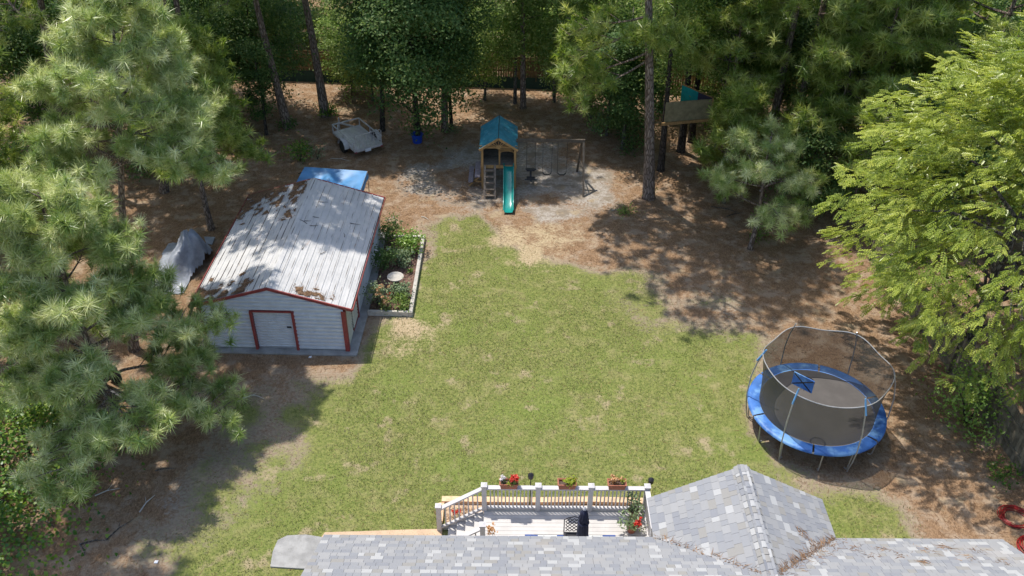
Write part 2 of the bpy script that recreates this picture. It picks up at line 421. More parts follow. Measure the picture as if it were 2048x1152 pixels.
def ground_mat():
    m, t, p = mat_new('yard_ground')
    g = t.new('ShaderNodeNewGeometry').outputs['Position']
    at_ = t.new('ShaderNodeAttribute'); at_.attribute_name = 'zone'
    sp = t.new('ShaderNodeSeparateColor'); t.l.new(at_.outputs['Color'], sp.inputs[0])
    fine = t.noise(g, 9., 6, .7); mid = t.noise(g, 1.6, 5, .6); big = t.noise(g, .35, 4, .55); tiny = t.noise(g, 38., 3, .7)
    str_n = t.noise(t.stretch(g, (3., 1.4, 1.)), 7., 5, .7, 1.2)
    straw = t.mix(t.map(str_n, .32, .68), (.155, .092, .052), (.36, .235, .140))
    straw = t.mix(t.map(mid, .44, .68, 0, .72), straw, (.41, .32, .235))
    straw = t.mix(t.map(tiny, .55, .75, 0, .5), straw, (.08, .05, .034))
    soil = t.mix(t.map(fine, .3, .7), (.24, .185, .13), (.36, .29, .21))
    grass = t.mix(t.map(fine, .34, .66), (.10, .135, .032), (.235, .245, .075))
    grass = t.mix(t.map(mid, .46, .74, 0, .55), grass, (.34, .285, .15))
    grass = t.mix(t.map(big, .45, .70, 0, .5), grass, (.15, .21, .04))
    grass = t.mix(t.map(tiny, .5, .72, 0, .55), grass, (.38, .34, .15))
    sand = t.mix(t.map(fine, .3, .65), (.25, .215, .18), (.43, .385, .335))
    sand = t.mix(t.map(mid, .46, .60, 0, .85), sand, (.235, .19, .14))
    dry = t.mix(t.map(fine, .3, .7), (.33, .25, .145), (.50, .40, .26))
    def mask(ch, lo, hi, amp=.5):
        nn = t.math('MULTIPLY', t.math('SUBTRACT', t.math('ADD', t.math('MULTIPLY', mid, .55), t.math('MULTIPLY', fine, .45)), .5), amp*2.4)
        return t.map(t.math('ADD', ch, nn), lo, hi)
    c = t.mix(mask(sp.outputs[0], .12, .42), straw, soil)
    c = t.mix(mask(sp.outputs[1], .38, .80, .85), c, sand)
    c = t.mix(mask(sp.outputs[0], .36, .66, .6), c, grass)
    c = t.mix(mask(sp.outputs[2], .26, .70, .75), c, dry)
    # bare spots worn through the lawn
    c = t.mix(t.map(t.noise(g, .9, 6, .65), .57, .68, 0, .75), c, (.38, .30, .195))
    t.l.new(c, p.inputs['Base Color']); p.inputs['Roughness'].default_value = .95; p.inputs['Specular IOR Level'].default_value = .12
    hh = t.math('ADD', fine, t.math('MULTIPLY', tiny, .6))
    t.l.new(t.bump(hh, .7, .06), p.inputs['Normal'])
    return m
M['ground'] = ground_mat()
ex = np.concatenate([[-320, -160, -80, -45], GX, [45, 80, 160, 320]]); ey = np.concatenate([[-260, -120, -40, -8], GY, [75, 110, 200, 420]])
mx_, my_ = np.meshgrid(ex, ey); nx = len(ex); ny = len(ey)
V = np.stack([mx_.ravel(), my_.ravel(), np.zeros(mx_.size)], 1)
ii = (np.arange(ny-1)[:, None]*nx + np.arange(nx-1)[None]).ravel()
me = np_mesh('ground', V, np.stack([ii, ii+1, ii+nx+1, ii+nx], 1), M['ground'])
zc = np.zeros((ny, nx, 4), np.float32); zc[..., 3] = 1
zc[4:-4, 4:-4, 0] = zg; zc[4:-4, 4:-4, 1] = np.clip(zs, 0, 1); zc[4:-4, 4:-4, 2] = np.clip(zd, 0, 1)
a_ = me.attributes.new('zone', 'FLOAT_COLOR', 'POINT'); a_.data.foreach_set('color', zc.ravel())
link_mesh('ground', me, None, 'structure')

# ------------------------------------------------------------------ vectorised scatter of small templates
def frames(D, rng, twist=True):
    D = D/np.linalg.norm(D, axis=1, keepdims=True)
    R = rng.normal(size=D.shape); X = np.cross(R, D); X /= np.linalg.norm(X, axis=1, keepdims=True)
    return X, np.cross(D, X), D
def scatter(tv, tf, P, X, Y, Z, sc):
    """copies of template (tv, tf) at points P with local axes X, Y, Z"""
    P = np.asarray(P); n = len(P); k = len(tv); sc = np.asarray(sc).reshape(-1, 1, 1)
    V = P[:, None, :] + sc*(tv[None, :, 0:1]*X[:, None, :] + tv[None, :, 1:2]*Y[:, None, :] + tv[None, :, 2:3]*Z[:, None, :])
    F = tf[None] + (np.arange(n)*k)[:, None, None]
    return V.reshape(-1, 3), F.reshape(-1, tf.shape[1])

def make_tuft(rng, n=64, L=.27, w=.011, spread=115):
    ph = rng.uniform(0, 2*PI, n); ct = rng.uniform(math.cos(math.radians(spread)), 1, n)
    st = np.sqrt(1 - ct**2); d = np.stack([st*np.cos(ph), st*np.sin(ph), ct], 1)
    base = np.stack([np.zeros(n), np.zeros(n), rng.uniform(-.45, .25, n)*L], 1)
    ln = L*rng.uniform(.75, 1.1, n)[:, None]
    # needles lie flat side up, as a fan seen from above
    sd = np.cross(d, np.array([0, 0, 1.]) + rng.normal(0, .38, d.shape)); sd /= np.linalg.norm(sd, axis=1, keepdims=True)
    tip = base + d*ln; tip[:, 2] -= .06*L*st
    V = np.stack([base - sd*w*.5, base + sd*w*.5, tip], 1).reshape(-1, 3)
    return V, np.arange(3*n).reshape(-1, 3)
TUFT_NEAR = [make_tuft(NR, 84, .37, .021, 118) for _ in range(8)]
TUFT_FAR = [make_tuft(NR, 44, .42, .040, 115) for _ in range(4)]
LEAF = (np.array([[0, 0, 0], [.30, .42, .05], [0, 1, -.04], [-.30, .42, .05]], float), np.array([[0, 1, 2, 3]]))
HEART = (np.array([[0, .05, 0], [.42, 0, .06], [.46, .45, .03], [0, 1, -.06], [-.46, .45, .03], [-.42, 0, .06]], float), np.array([[0, 1, 2, 3], [0, 3, 4, 5]]))
def make_spray(rng, n=8, L=.5, w=.075):
    vs = []; fs = []
    for i in range(n):
        t = (i + .6)/n
        for sgn in (-1, 1):
            b = np.array([0, t*L, -.10*L*t*t]); a = math.radians(52 - 14*t)*sgn
            l = L*(.36 - .12*abs(t - .45)); dx, dy = math.sin(a), math.cos(a)
            q = np.array([[0, 0, 0], [dx*l*.5 + dy*w*.45, dy*l*.5 - dx*w*.45, .015], [dx*l, dy*l, -.05*L], [dx*l*.5 - dy*w*.45, dy*l*.5 + dx*w*.45, .015]]) + b
            k = len(vs); vs += list(q); fs.append([k, k+1, k+2, k+3])
    return np.array(vs), np.array(fs)
SPRAYS = [make_spray(NR, 5, .36, .062), make_spray(NR, 4, .30, .06), make_spray(NR, 4, .24, .055)]

# ------------------------------------------------------------------ grass and fallen straw on the ground
N = 620000
px = NR.uniform(-14, 16, N); py = NR.uniform(12, 37.5, N)
keep = NR.uniform(0, 1, N) < np.clip((zone_at(zg, px, py) - .22)*1.25, 0, .95)*(1 - .65*np.clip(zone_at(zd, px, py), 0, 1))
OCC = [(-5.95, 24.9, -11.4, 33.2), (-2.1, 14., 4.2, 18.3)]
for x0, y0, x1, y1 in OCC: keep &= ~((px > min(x0, x1)) & (px < max(x0, x1)) & (py > min(y0, y1)) & (py < max(y0, y1)))
den = .66 + .11*smooth_noise(NR, .55, px, py) + .17*smooth_noise(NR, 3.1, px, py) + .14*smooth_noise(NR, 1.3, px, py) + .14*smooth_noise(NR, .22, px, py)
keep &= NR.uniform(0, 1, N) < den
px, py = px[keep], py[keep]; n = len(px)
d = np.stack([NR.normal(0, .75, n), NR.normal(0, .75, n), np.ones(n)], 1); X, Y, Z = frames(d, NR)
blade = (np.array([[-.13, 0, 0], [.13, 0, 0], [.02, .25, 1.]]), np.array([[0, 1, 2]]))
Vg, Fg = scatter(blade[0], blade[1], np.stack([px, py, np.zeros(n)], 1), X, Y, Z, NR.uniform(.035, .085, n))
link_mesh('grass', np_mesh('grass', Vg, Fg, M['grass']), None, 'stuff')

N = 120000
px = NR.uniform(-22, 19, N); py = NR.uniform(13, 50, N)
keep = NR.uniform(0, 1, N) < np.maximum(.05, 1 - zone_at(zg, px, py)*1.5)*(1 - .85*np.clip(zone_at(zs, px, py), 0, 1))*.8
for x0, y0, x1, y1 in OCC: keep &= ~((px > min(x0, x1)) & (px < max(x0, x1)) & (py > min(y0, y1)) & (py < max(y0, y1)))
px, py = px[keep], py[keep]; n = len(px)
d = np.stack([NR.normal(0, 1, n), NR.normal(0, 1, n), NR.uniform(.02, .22, n)], 1); X, Y, Z = frames(d, NR)
straw_t = (np.array([[-.035, 0, .0], [.035, 0, .0], [.0, .03, 1.]]), np.array([[0, 1, 2]]))
Vs, Fs = scatter(straw_t[0], straw_t[1], np.stack([px, py, np.full(n, .012)], 1), X, Y, Z, NR.uniform(.10, .26, n))
link_mesh('pine_straw', np_mesh('pine_straw', Vs, Fs, M['straw']), None, 'stuff')

# ------------------------------------------------------------------ house with the shingled roof
EZ, EY, SL = 3.0, 14.5, .58            # eave height, eave line, main slope
RX0, RX1, RY = -4.6, 12.15, 10.0
GXL, GXR, GXM, GZ, GYF = 3.55, 8.0, 5.78, 4.2, 15.75
GYB = EY - (GZ - EZ)/SL
house = thing('house', 'low house along the bottom edge under a light grey shingled roof with a projecting gable', 'house', (3.8, 10, 0))
def mz(y): return EZ + (EY - y)*SL
roof = MB().slab([(RX0, EY, EZ - .03), (RX0, RY, mz(RY) - .03), (RX1, RY, mz(RY) - .03), (RX1, EY, EZ - .03)][::-1], .12) \
    .slab([(RX0, RY, mz(RY) - .03), (RX0, 5.5, EZ - .03), (RX1, 5.5, EZ - .03), (RX1, RY, mz(RY) - .03)][::-1], .12).build('roof', M['shingle'], house, org=house)
gab = MB().slab([(GXL, GYF, EZ - .02), (GXM, GYF, GZ - .02), (GXM, GYB, GZ - .02), (GXL, EY, EZ - .02)][::-1], .11) \
    .slab([(GXM, GYF, GZ - .02), (GXR, GYF, EZ - .02), (GXR, EY, EZ - .02), (GXM, GYB, GZ - .02)][::-1], .11).build('gable_roof', M['shingle'], house, org=house)
MB().box((3.8, 10, 1.45), (15.8, 8.1, 2.9)).build('wall', M['wall_house'], house, org=house)
w_ = MB(); w_.box((5.78, 14.7, 1.42), (3.6, 1.3, 2.84))
w_.slab([(3.98, 15.35, 2.84), (7.58, 15.35, 2.84), (5.78, 15.35, 4.02)], .1); w_.build('wall', M['wall_house'], house, org=house)
MB().bar((RX0, EY + .012, EZ - .10), (GXL - .05, EY + .012, EZ - .10), .02, .15).build('fascia', M['fascia'], house, org=house)
MB().bar((GXR + .05, EY + .012, EZ - .10), (RX1, EY + .012, EZ - .10), .02, .15).build('fascia', M['fascia'], house, org=house)
MB().bar((GXL, GYF + .014, EZ - .09), (GXM, GYF + .014, GZ - .09), .02, .15).build('fascia', M['fascia'], house, org=house)
MB().bar((GXM, GYF + .014, GZ - .09), (GXR, GYF + .014, EZ - .09), .02, .15).build('fascia', M['fascia'], house, org=house)

EXPO = .19
SH_W = [.15, .19, .24, .30]
def sh_verts(w):
    th = .016; L = EXPO*1.12; g = .003
    return [(g, 0, .022), (w-g, 0, .022), (w-g, L, .004), (g, L, .004), (g, 0, .022-th), (w-g, 0, .022-th), (w-g, L, -.008), (g, L, -.008)]
SH_F = [(0,1,2,3),(7,6,5,4),(0,4,5,1),(1,5,6,2),(2,6,7,3),(3,7,4,0)]
def sh_mesh(w):
    me = bpy.data.meshes.new('shingle'); me.from_pydata(sh_verts(w), [], SH_F); me.materials.append(M['shingle']); me.update(); return me
SH_M = {w: sh_mesh(w) for w in SH_W}
def course_list(o, u, v, vmax, span):
    """o eave origin, u along the eave, v up the slope; span(t) -> list of (u0, u1) at height t"""
    out = []; t = 0.; u = Vector(u); v = Vector(v); nrm = u.cross(v)
    while t < vmax:
        for (a, b) in span(t + EXPO*.5):
            x = a; first = True
            while x < b - .04:
                w = rnd.choice(SH_W)
                if first: w = rnd.choice((.12, .17, .21)); first = False
                if x + w > b - .06: w = b - x
                p = Vector(o) + u*x + v*t
                out.append((p, u, v, nrm, w)); x += w
        t += EXPO
    return out
sv = Vector((0, -1, SL)).normalized()                                    # main slope, upwards
def main_span(t):
    y = EY + sv.y*t
    if y < GYB + .02: return [(0, RX1 - RX0)]
    k = (EY - y)/(EY - GYB)
    xl = GXL + k*(GXM - GXL); xr = GXR - k*(GXR - GXM)
    return [(RX1 - xr + 0, RX1 - xr)] if False else [(0, RX1 - xr), (RX1 - xl, RX1 - RX0)]
sh_main = course_list((RX1, EY + .03, EZ - .017), (-1, 0, 0), sv, (EY - RY)/(-sv.y) - .05, main_span)
gl = Vector((GXM - GXL, 0, GZ - EZ)).normalized()
def gab_span_l(t):
    k = t/((Vector((GXM - GXL, 0, GZ - EZ))).length); return [(0, GYF + .03 - (EY - min(k, 1)*(EY - GYB)))]
sh_l = course_list((GXL - .02, GYF + .03, EZ - .01), (0, -1, 0), gl, 2.50, gab_span_l)
gr = Vector((GXM - GXR, 0, GZ - EZ)).normalized()
def gab_span_r(t):
    k = t/((Vector((GXM - GXR, 0, GZ - EZ))).length); yb = EY - min(k, 1)*(EY - GYB); return [(0, GYF + .03 - yb)]
sh_r = course_list((GXR + .02, GYF + .03 - 0, EZ - .01), (0, 1, 0), gr, 2.48, lambda t: [(-(gab_span_r(t)[0][1]), 0)])
def place_shingles(lst, parent, root):
    off = root.location
    for p, u, v, nrm, w in lst:
        me = SH_M.get(w) or sh_mesh(w)
        o = link_mesh('shingle', me, parent)
        o.matrix_local = Matrix.Translation(p - off) @ Matrix((u, v, nrm)).transposed().to_4x4()
def join_shingles(lst, parent, root):
    vs = []; off = np.array(root.location)
    for p, u, v, nrm, w in lst:
        q = np.array(sh_verts(w)); vs.append(np.array(p) - off + q[:, :1]*np.array(u) + q[:, 1:2]*np.array(v) + q[:, 2:]*np.array(nrm))
    V = np.concatenate(vs); F = np.array(SH_F)[None] + (np.arange(len(lst))*8)[:, None, None]
    return link_mesh('shingle_courses', np_mesh('shingle_courses', V, F.reshape(-1, 4), M['shingle']), parent, 'stuff')
allg = sh_l + sh_r
near_main = sorted(sh_main, key=lambda s: abs(s[0].x - 5.5) + 6*max(0, 12.6 - s[0].y))
nshow = max(0, 300 - len(allg))
place_shingles(allg[:300], gab, house); place_shingles(near_main[:nshow], roof, house)
if allg[300:]: join_shingles(allg[300:], gab, house)
join_shingles(near_main[nshow:], roof, house)
# ridge caps: overlapping curved pieces, lifted lip at the house end
cap = MB(); K = 8; prof = [(-.20 + .40*k/(K-1), -.105*abs(-1 + 2*k/(K-1))**1.6) for k in range(K)]
vs = []; 
for yy, zz in ((0, .052), (-.26, .030)):
    for x_, z_ in prof: vs.append((x_, yy, z_ + zz))
    for x_, z_ in prof: vs.append((x_, yy, z_ + zz - .022))
fs = []
for k in range(K-1):
    fs += [(k, k+1, 2*K+k+1, 2*K+k)[::-1], (K+k, K+k+1, 3*K+k+1, 3*K+k), (k, K+k, K+k+1, k+1)[::-1], (2*K+k, 3*K+k, 3*K+k+1, 2*K+k+1)]
cap.add(vs, fs); cap_me = cap.mesh('ridge_cap', M['shingle'], False)
yy = GYB + .05
while yy < GYF + .02:
    o = link_mesh('ridge_cap', cap_me, gab); o.matrix_local = Matrix.Translation(Vector((GXM, min(yy + .2, GYF + .03), GZ + .005)) - house.location) @ Matrix.Rotation(0, 4, 'Z')
    o.matrix_local = Matrix.Translation(Vector((GXM, min(yy + .2, GYF + .03) - .23, GZ + .012)) - house.location) @ Matrix.Rotation(PI, 4, 'Z')
    yy += .2

# fallen needles on the house roof
def needle_clump(cx, cy, zf, n, r, aniso=(1, 1), mat_='straw', L=(.12, .24)):
    P = np.stack([cx + NR.normal(0, r*aniso[0], n), cy + NR.normal(0, r*aniso[1], n), np.zeros(n)], 1)
    P[:, 2] = np.array([zf(x, y) for x, y in P[:, :2]]) + .03
    D = np.stack([NR.normal(0, 1, n), NR.normal(0, 1, n), np.zeros(n)], 1)
    e = .01; gxz = (zf(cx + e, cy) - zf(cx, cy))/e; gyz = (zf(cx, cy + e) - zf(cx, cy))/e
    D[:, 2] = D[:, 0]*gxz + D[:, 1]*gyz
    X, Y, Z = frames(D, NR)
    return scatter(straw_t[0], straw_t[1], P, X, Y, Z, NR.uniform(L[0], L[1], n))
def roof_z(x, y):
    z = mz(y) if y <= EY else -9
    if GXL <= x <= GXR: z = max(z, EZ + (GZ - EZ)*(1 - abs(x - GXM)/(GXR - GXM)))
    return z
parts = []
for (a, b) in ((1760, 1095), (1712, 1090), (1850, 1100), (1795, 1120), (1840, 1145), (1930, 1130), (1955, 1105), (1735, 1120), (1890, 1088), (1990, 1140), (1620, 1092), (1600, 1075)):
    q = at(a, b, 3.35); parts.append(needle_clump(q.x, q.y, roof_z, rnd.randint(14, 34), rnd.uniform(.05, .13)))
for i in range(30):
    t = i/29; parts.append(needle_clump(GXR - .05 + (GXM - GXR)*t, EY + (GYB - EY)*t, roof_z, 16, .06))
    if i % 2 == 0: parts.append(needle_clump(GXL + .05 + (GXM - GXL)*t, EY + (GYB - EY)*t, roof_z, 12, .04))
    if i % 3 == 0: parts.append(needle_clump(GXR - .0 + (GXM - GXR)*t + .3, EY + (GYB - EY)*t + .1, roof_z, 12, .15))
def join_np(parts):
    V = []; F = []; k = 0
    for v, f in parts: V.append(v); F.append(f + k); k += len(v)
    return np.concatenate(V), np.concatenate(F)
V, F = join_np(parts)
link_mesh('roof_straw', np_mesh('roof_straw', V, F, M['straw']), None, 'stuff')

# ------------------------------------------------------------------ deck
DZ = .9
deck = thing('deck', 'white painted timber deck with balustrade and stairs on the lawn behind the house', 'deck', (1.5, 16, 0))
y = 17.26
k = 0
while y > 14.2:
    if 1:
        MB().box((1.575, y - .066, DZ - .015), (4.65, .132, .03)).build('deck_board', M['deck_floor'], deck, org=deck)
    y -= .139
MB().box((1.575, 17.24, DZ - .16), (4.62, .04, .24)).build('rim_joist', M['deck_white'], deck, org=deck)
MB().box((3.86, 15.7, DZ - .16), (.04, 3.0, .24)).build('rim_joist', M['deck_white'], deck, org=deck)
MB().box((-.71, 15.7, DZ - .16), (.04, 3.0, .24)).build('rim_joist', M['deck_white'], deck, org=deck)
for x in (-.6, 1.5, 3.7):
    for y in (17.1, 14.6): MB().box((x, y, (DZ - .29)/2 + .0), (.1, .1, DZ - .29)).build('support_post', M['wood_weather'], deck, org=deck)
POSTX = [-.74, .77, 2.24, 3.80]
def newel(x, y, z0, z1):
    b = MB(); b.box((x, y, (z0 + z1)/2), (.135, .135, z1 - z0)); o = b.build('newel_post', M['deck_white'], deck, org=deck, bevel=.006)
    c = MB(); c.box((x, y, z1 + .02), (.175, .175, .04)); c.add([(x-.08, y-.08, z1+.04), (x+.08, y-.08, z1+.04), (x+.08, y+.08, z1+.04), (x-.08, y+.08, z1+.04), (x, y, z1+.075)], [(0,1,4),(1,2,4),(2,3,4),(3,0,4)])
    c.build('post_cap', M['deck_white'], o, org=deck)
def rail_run(a, b, n):
    """top and bottom rail with balusters between two posts, a and b at floor level"""
    a, b = Vector(a), Vector(b)
    MB().bar(a + Vector((0, 0, .90)), b + Vector((0, 0, .90)), .14, .045).build('top_rail', M['deck_white'], deck, org=deck)
    MB().bar(a + Vector((0, 0, .855)), b + Vector((0, 0, .855)), .05, .045).build('sub_rail', M['deck_white'], deck, org=deck)
    MB().bar(a + Vector((0, 0, .10)), b + Vector((0, 0, .10)), .09, .045).build('bottom_rail', M['deck_white'], deck, org=deck)
    for i in range(n):
        p = a.lerp(b, (i + 1)/(n + 1))
        MB().box(p + Vector((0, 0, .478)), (.038, .038, .71)).build('baluster', M['deck_white'], deck, org=deck)
for x in POSTX: newel(x, 17.18, DZ, DZ + .98)
for x0, x1 in zip(POSTX[:-1], POSTX[1:]): rail_run((x0 + .07, 17.18, DZ), (x1 - .07, 17.18, DZ), 12)
rail_run((3.80, 17.11, DZ), (3.80, 15.85, DZ), 9)
newel(3.80, 15.78, DZ, DZ + .98)
newel(-.74, 15.80, DZ, DZ + .98)
# stairs down to the left
NST = 5
for i in range(NST):
    z = DZ - .18*(i + 1) + .0; x = -.74 - .255*(i + .5)
    if z > .05: MB().box((x - .01, 16.5, z - .02), (.285, 1.42, .04)).build('tread', M['deck_floor'], deck, org=deck)
    MB().box((-.735 - .255*i, 16.5, z + .075), (.02, 1.40, .155)).build('riser', M['deck_white'], deck, org=deck)
for yy in (17.215, 15.80): MB().bar((-.74, yy, DZ - .22), (-1.98, yy, -.02), .04, .22).build('stringer', M['deck_white'], deck, org=deck)
newel(-2.05, 17.19, 0, 1.0)
newel(-2.05, 15.80, 0, 1.0)
for yy in (17.19, 15.80):
    A = Vector((-.80, yy, DZ - .06)); B = Vector((-1.99, yy, .02))
    rail_run(A, B, 8)

# planting strip behind the deck, with its lumber edge
bedf = thing('planting_bed', 'narrow straw planting strip edged with tan lumber between deck and lawn', 'garden bed', (.9, 17.9, 0))
for (a, b) in (((-2.05, 18.22), (.55, 18.20)), ((.60, 18.20), (2.4, 18.24)), ((2.44, 18.24), (4.15, 18.20))):
    MB().bar((*a, .10), (*b, .10), .20, .12).build('border_board', M['wood_tan'], bedf, org=bedf)
MB().bar((-2.05, 17.40, .08), (-2.05, 18.10, .08), .16, .1).build('border_board', M['wood_tan'], bedf, org=bedf)
MB().box((1.1, 17.72, .02), (6.0, .8, .03)).build('mulch', M['path_tan'], bedf, org=bedf)
V, F = join_np([needle_clump(x, 17.72, lambda a, b: .02, 90, .2, (1, .9)) for x in np.arange(-1.8, 4.1, .35)])
sv_ = link_mesh('straw_mulch', np_mesh('straw_mulch', V - np.array(bedf.location), F, M['straw']), bedf, 'stuff')
pth = MB(); P_ = [at(640, 1080), at(650, 1066), at(720, 1064), at(800, 1061), at(885, 1059)]
pth.slab([P_[0] + Vector((0, 0, .035)), P_[1] + Vector((0, 0, .035)), P_[2] + Vector((0, 0, .035)), P_[3] + Vector((0, 0, .035)), P_[4] + Vector((0, 0, .035)), Vector((-2.0, 14.4, .035)), Vector((-5.4, 14.4, .035))][::-1], .08)
pth.build('path', M['path_tan'], None, kind='structure')
pd = MB(); pp = [(541, 1135), (546, 1105), (556, 1082), (575, 1073), (612, 1071), (655, 1078), (660, 1100), (640, 1140), (600, 1139)]
pd.slab([at(a, b) + Vector((0, 0, .05)) for a, b in pp][::-1], .09); pd.build('concrete_pad', M['concrete'], None, kind='structure')

# ------------------------------------------------------------------ plants (leaf clouds on short stems)
def leaf_cloud(c, r, n, size, up=.5, tmpl=LEAF, clumps=10, rng=NR):
    """leaves gathered into clumps spread through an ellipsoid volume; returns V, F"""
    c = np.array(c, float); r = np.array(r, float)
    u = rng.normal(size=(clumps, 3)); u /= np.linalg.norm(u, axis=1, keepdims=True)
    cc = u*rng.uniform(.25, .95, (clumps, 1))
    idx = rng.integers(0, clumps, n)
    P = cc[idx] + rng.normal(0, .26, (n, 3))
    D = P + rng.normal(0, .7, (n, 3)); Z = np.zeros((n, 3)); Z[:, 2] = up; Nn = D*.5 + Z + rng.normal(0, .45, (n, 3)); Nn /= np.linalg.norm(Nn, axis=1, keepdims=True)
    Yd = np.cross(Nn, rng.normal(size=(n, 3))); Yd /= np.linalg.norm(Yd, axis=1, keepdims=True); X = np.cross(Yd, Nn)
    return scatter(tmpl[0], tmpl[1], c + P*r, X, Yd, Nn, rng.uniform(.7, 1.25, n)*size)
def blossom(parent, pts, size, m, org):
    for p in pts:
        u = NR.normal(size=(14, 3)); u[:, 2] = np.abs(u[:, 2]) + .3; u /= np.linalg.norm(u, axis=1, keepdims=True)
        Yd = np.cross(u, NR.normal(size=(14, 3))); Yd /= np.linalg.norm(Yd, axis=1, keepdims=True)
        V, F = scatter(LEAF[0], LEAF[1], np.array(p)[None] + u*size*.35, np.cross(Yd, u), Yd, u, np.full(14, size))
        link_mesh('blossom', np_mesh('blossom', V - np.array(org.location), F, m), parent)
def plant(name, label, cat, loc, h, r, n, size, m, stem=M['bark_dark'], group=None, flowers=None, up=.5, clumps=10, stems=3, fl_size=.05, tmpl=LEAF, squash=.55):
    o = thing(name, label, cat, loc, 0, group)
    V, F = leaf_cloud((0, 0, h*(1 - squash*.75)), (r, r, h*squash), n, size, up, tmpl, clumps)
    V[:, 2] = np.maximum(V[:, 2], .01)
    link_mesh('foliage', np_mesh('foliage', V, F, m), o, 'stuff')
    for k in range(stems):
        a = rnd.uniform(0, 2*PI); MB().tube([(0, 0, -.02), (math.cos(a)*r*.2, math.sin(a)*r*.2, h*.4), (math.cos(a)*r*.5, math.sin(a)*r*.5, h*.75)], [max(.006, r*.035), max(.005, r*.025), .004], 5).build('stem', stem, o)
    if flowers:
        fm, cnt = flowers; pts = []
        for k in range(cnt):
            a = rnd.uniform(0, 2*PI); q = rnd.uniform(.2, .95); pts.append((loc[0] + math.cos(a)*r*q, loc[1] + math.sin(a)*r*q, loc[2] + h*rnd.uniform(.72, 1.02)))
        blossom(o, pts, fl_size, fm, o)
    return o

# flower boxes on the deck rail
def flower_box(x, label):
    o = thing('flower_box', label, 'planter', (x, 17.18, 1.845), 0, 'brown flower boxes on the deck rail')
    b = MB(); L, wd, h = .50, .24, .20
    for sx in (-1, 1): b.add([(sx*(L/2-.03), -wd/2+.03, 0), (sx*(L/2-.03), wd/2-.03, 0), (sx*L/2, wd/2, h), (sx*L/2, -wd/2, h), (sx*(L/2-.05), -wd/2+.05, 0), (sx*(L/2-.05), wd/2-.05, 0), (sx*(L/2-.025), wd/2-.025, h), (sx*(L/2-.025), -wd/2+.025, h)], [(0,1,2,3),(7,6,5,4),(3,2,6,7),(0,3,7,4),(1,5,6,2)])
    for sy in (-1, 1): b.add([(-L/2+.03, sy*(wd/2-.03), 0), (L/2-.03, sy*(wd/2-.03), 0), (L/2, sy*wd/2, h), (-L/2, sy*wd/2, h), (-L/2+.05, sy*(wd/2-.05), 0), (L/2-.05, sy*(wd/2-.05), 0), (L/2-.025, sy*(wd/2-.025), h), (-L/2+.025, sy*(wd/2-.025), h)], [(0,1,2,3),(7,6,5,4),(3,2,6,7),(0,3,7,4),(1,5,6,2)])
    b.box((0, 0, .01), (L-.06, wd-.06, .02)); b.build('box', M['terracotta'], o)
    r_ = MB()
    for sy in (-1, 1): r_.box((0, sy*(wd/2 + .005), h + .004), (L + .03, .022, .024))
    for sx in (-1, 1): r_.box((sx*(L/2 + .004), 0, h + .0045), (.022, wd - .012, .022))
    r_.build('rim', M['terracotta'], o)
    MB().box((0, 0, .13), (L-.07, wd-.07, .03)).build('soil', M['soil'], o)
for x, l in ((-.05, 'brown flower box with red and white blooms on the deck rail nearest the stairs'), (1.56, 'brown flower box with a lime green plant in the middle of the deck rail'), (2.94, 'brown flower box with wilting orange flowers on the deck rail nearest the roof gable')): flower_box(x, l)
bz = 1.99
plant('flower_plant', 'red begonia blooming in the flower box nearest the stairs', 'flower', (.06, 17.18, bz), .24, .15, 150, .06, M['leaf_mid'], flowers=(M['petal_red'], 9), fl_size=.075)
plant('flower_plant', 'white flowering plant at the left end of the flower box nearest the stairs', 'flower', (-.23, 17.18, bz), .22, .08, 60, .05, M['leaf_dark'], flowers=(M['petal_white'], 6), fl_size=.06)
plant('flower_plant', 'small yellow green plant trailing over the front of the flower box nearest the stairs', 'plant', (-.04, 17.10, bz), .10, .09, 70, .045, M['leaf_lime'])
plant('leafy_plant', 'lime green sweet potato vine in the middle flower box', 'plant', (1.63, 17.18, bz), .22, .17, 240, .075, M['leaf_lime'], clumps=14)
plant('flower_plant', 'wilting orange plant in the flower box nearest the roof gable', 'flower', (2.88, 17.22, bz), .20, .14, 110, .055, M['leaf_rust'], flowers=(M['petal_peach'], 6), fl_size=.07)
plant('flower_plant', 'thin yellow flower at the right end of the flower box nearest the roof gable', 'flower', (3.08, 17.2, bz), .22, .08, 60, .045, M['leaf_lime'], flowers=(M['petal_peach'], 3))

# potted plants, chair, umbrella, rug
def pot(x, y, r, h, label):
    o = thing('flower_pot', label, 'pot', (x, y, DZ), 0)
    MB().lathe([(r*.7, 0), (r*.95, h*.85), (r*1.05, h*.87), (r*1.05, h), (r*.9, h), (r*.88, h*.85)], 16).build('pot', M['terracotta'], o, smooth=False)
    MB().lathe([(r*.87, h*.80), (r*.85, h*.86)], 14).build('soil', M['soil'], o)
pot(3.35, 16.45, .15, .26, 'brown pot holding the green plant with red flowers on the deck')
pot(3.46, 16.95, .15, .28, 'brown pot holding the grey green plant in the deck corner')
plant('potted_plant', 'round leaved green plant in the front pot on the deck', 'plant', (3.27, 16.46, DZ + .22), .42, .30, 170, .11, M['leaf_grey'], clumps=12)
plant('potted_plant', 'grey green bushy plant in the pot in the deck corner', 'plant', (3.46, 16.95, DZ + .24), .55, .27, 220, .085, M['leaf_grey'], clumps=12)
plant('flower_plant', 'red begonia in bloom beside the round leaved potted plant', 'flower', (3.50, 16.36, DZ + .2), .30, .16, 90, .06, M['leaf_mid'], flowers=(M['petal_red'], 12), fl_size=.075)
o = thing('flower_box', 'white planter box outside the right deck rail beside the roof', 'planter', (3.98, 16.72, 1.5))
MB().box((0, 0, 0), (.20, .52, .18)).build('box', M['deck_white'], o); MB().box((0, 0, .085), (.17, .48, .03)).build('soil', M['soil'], o)
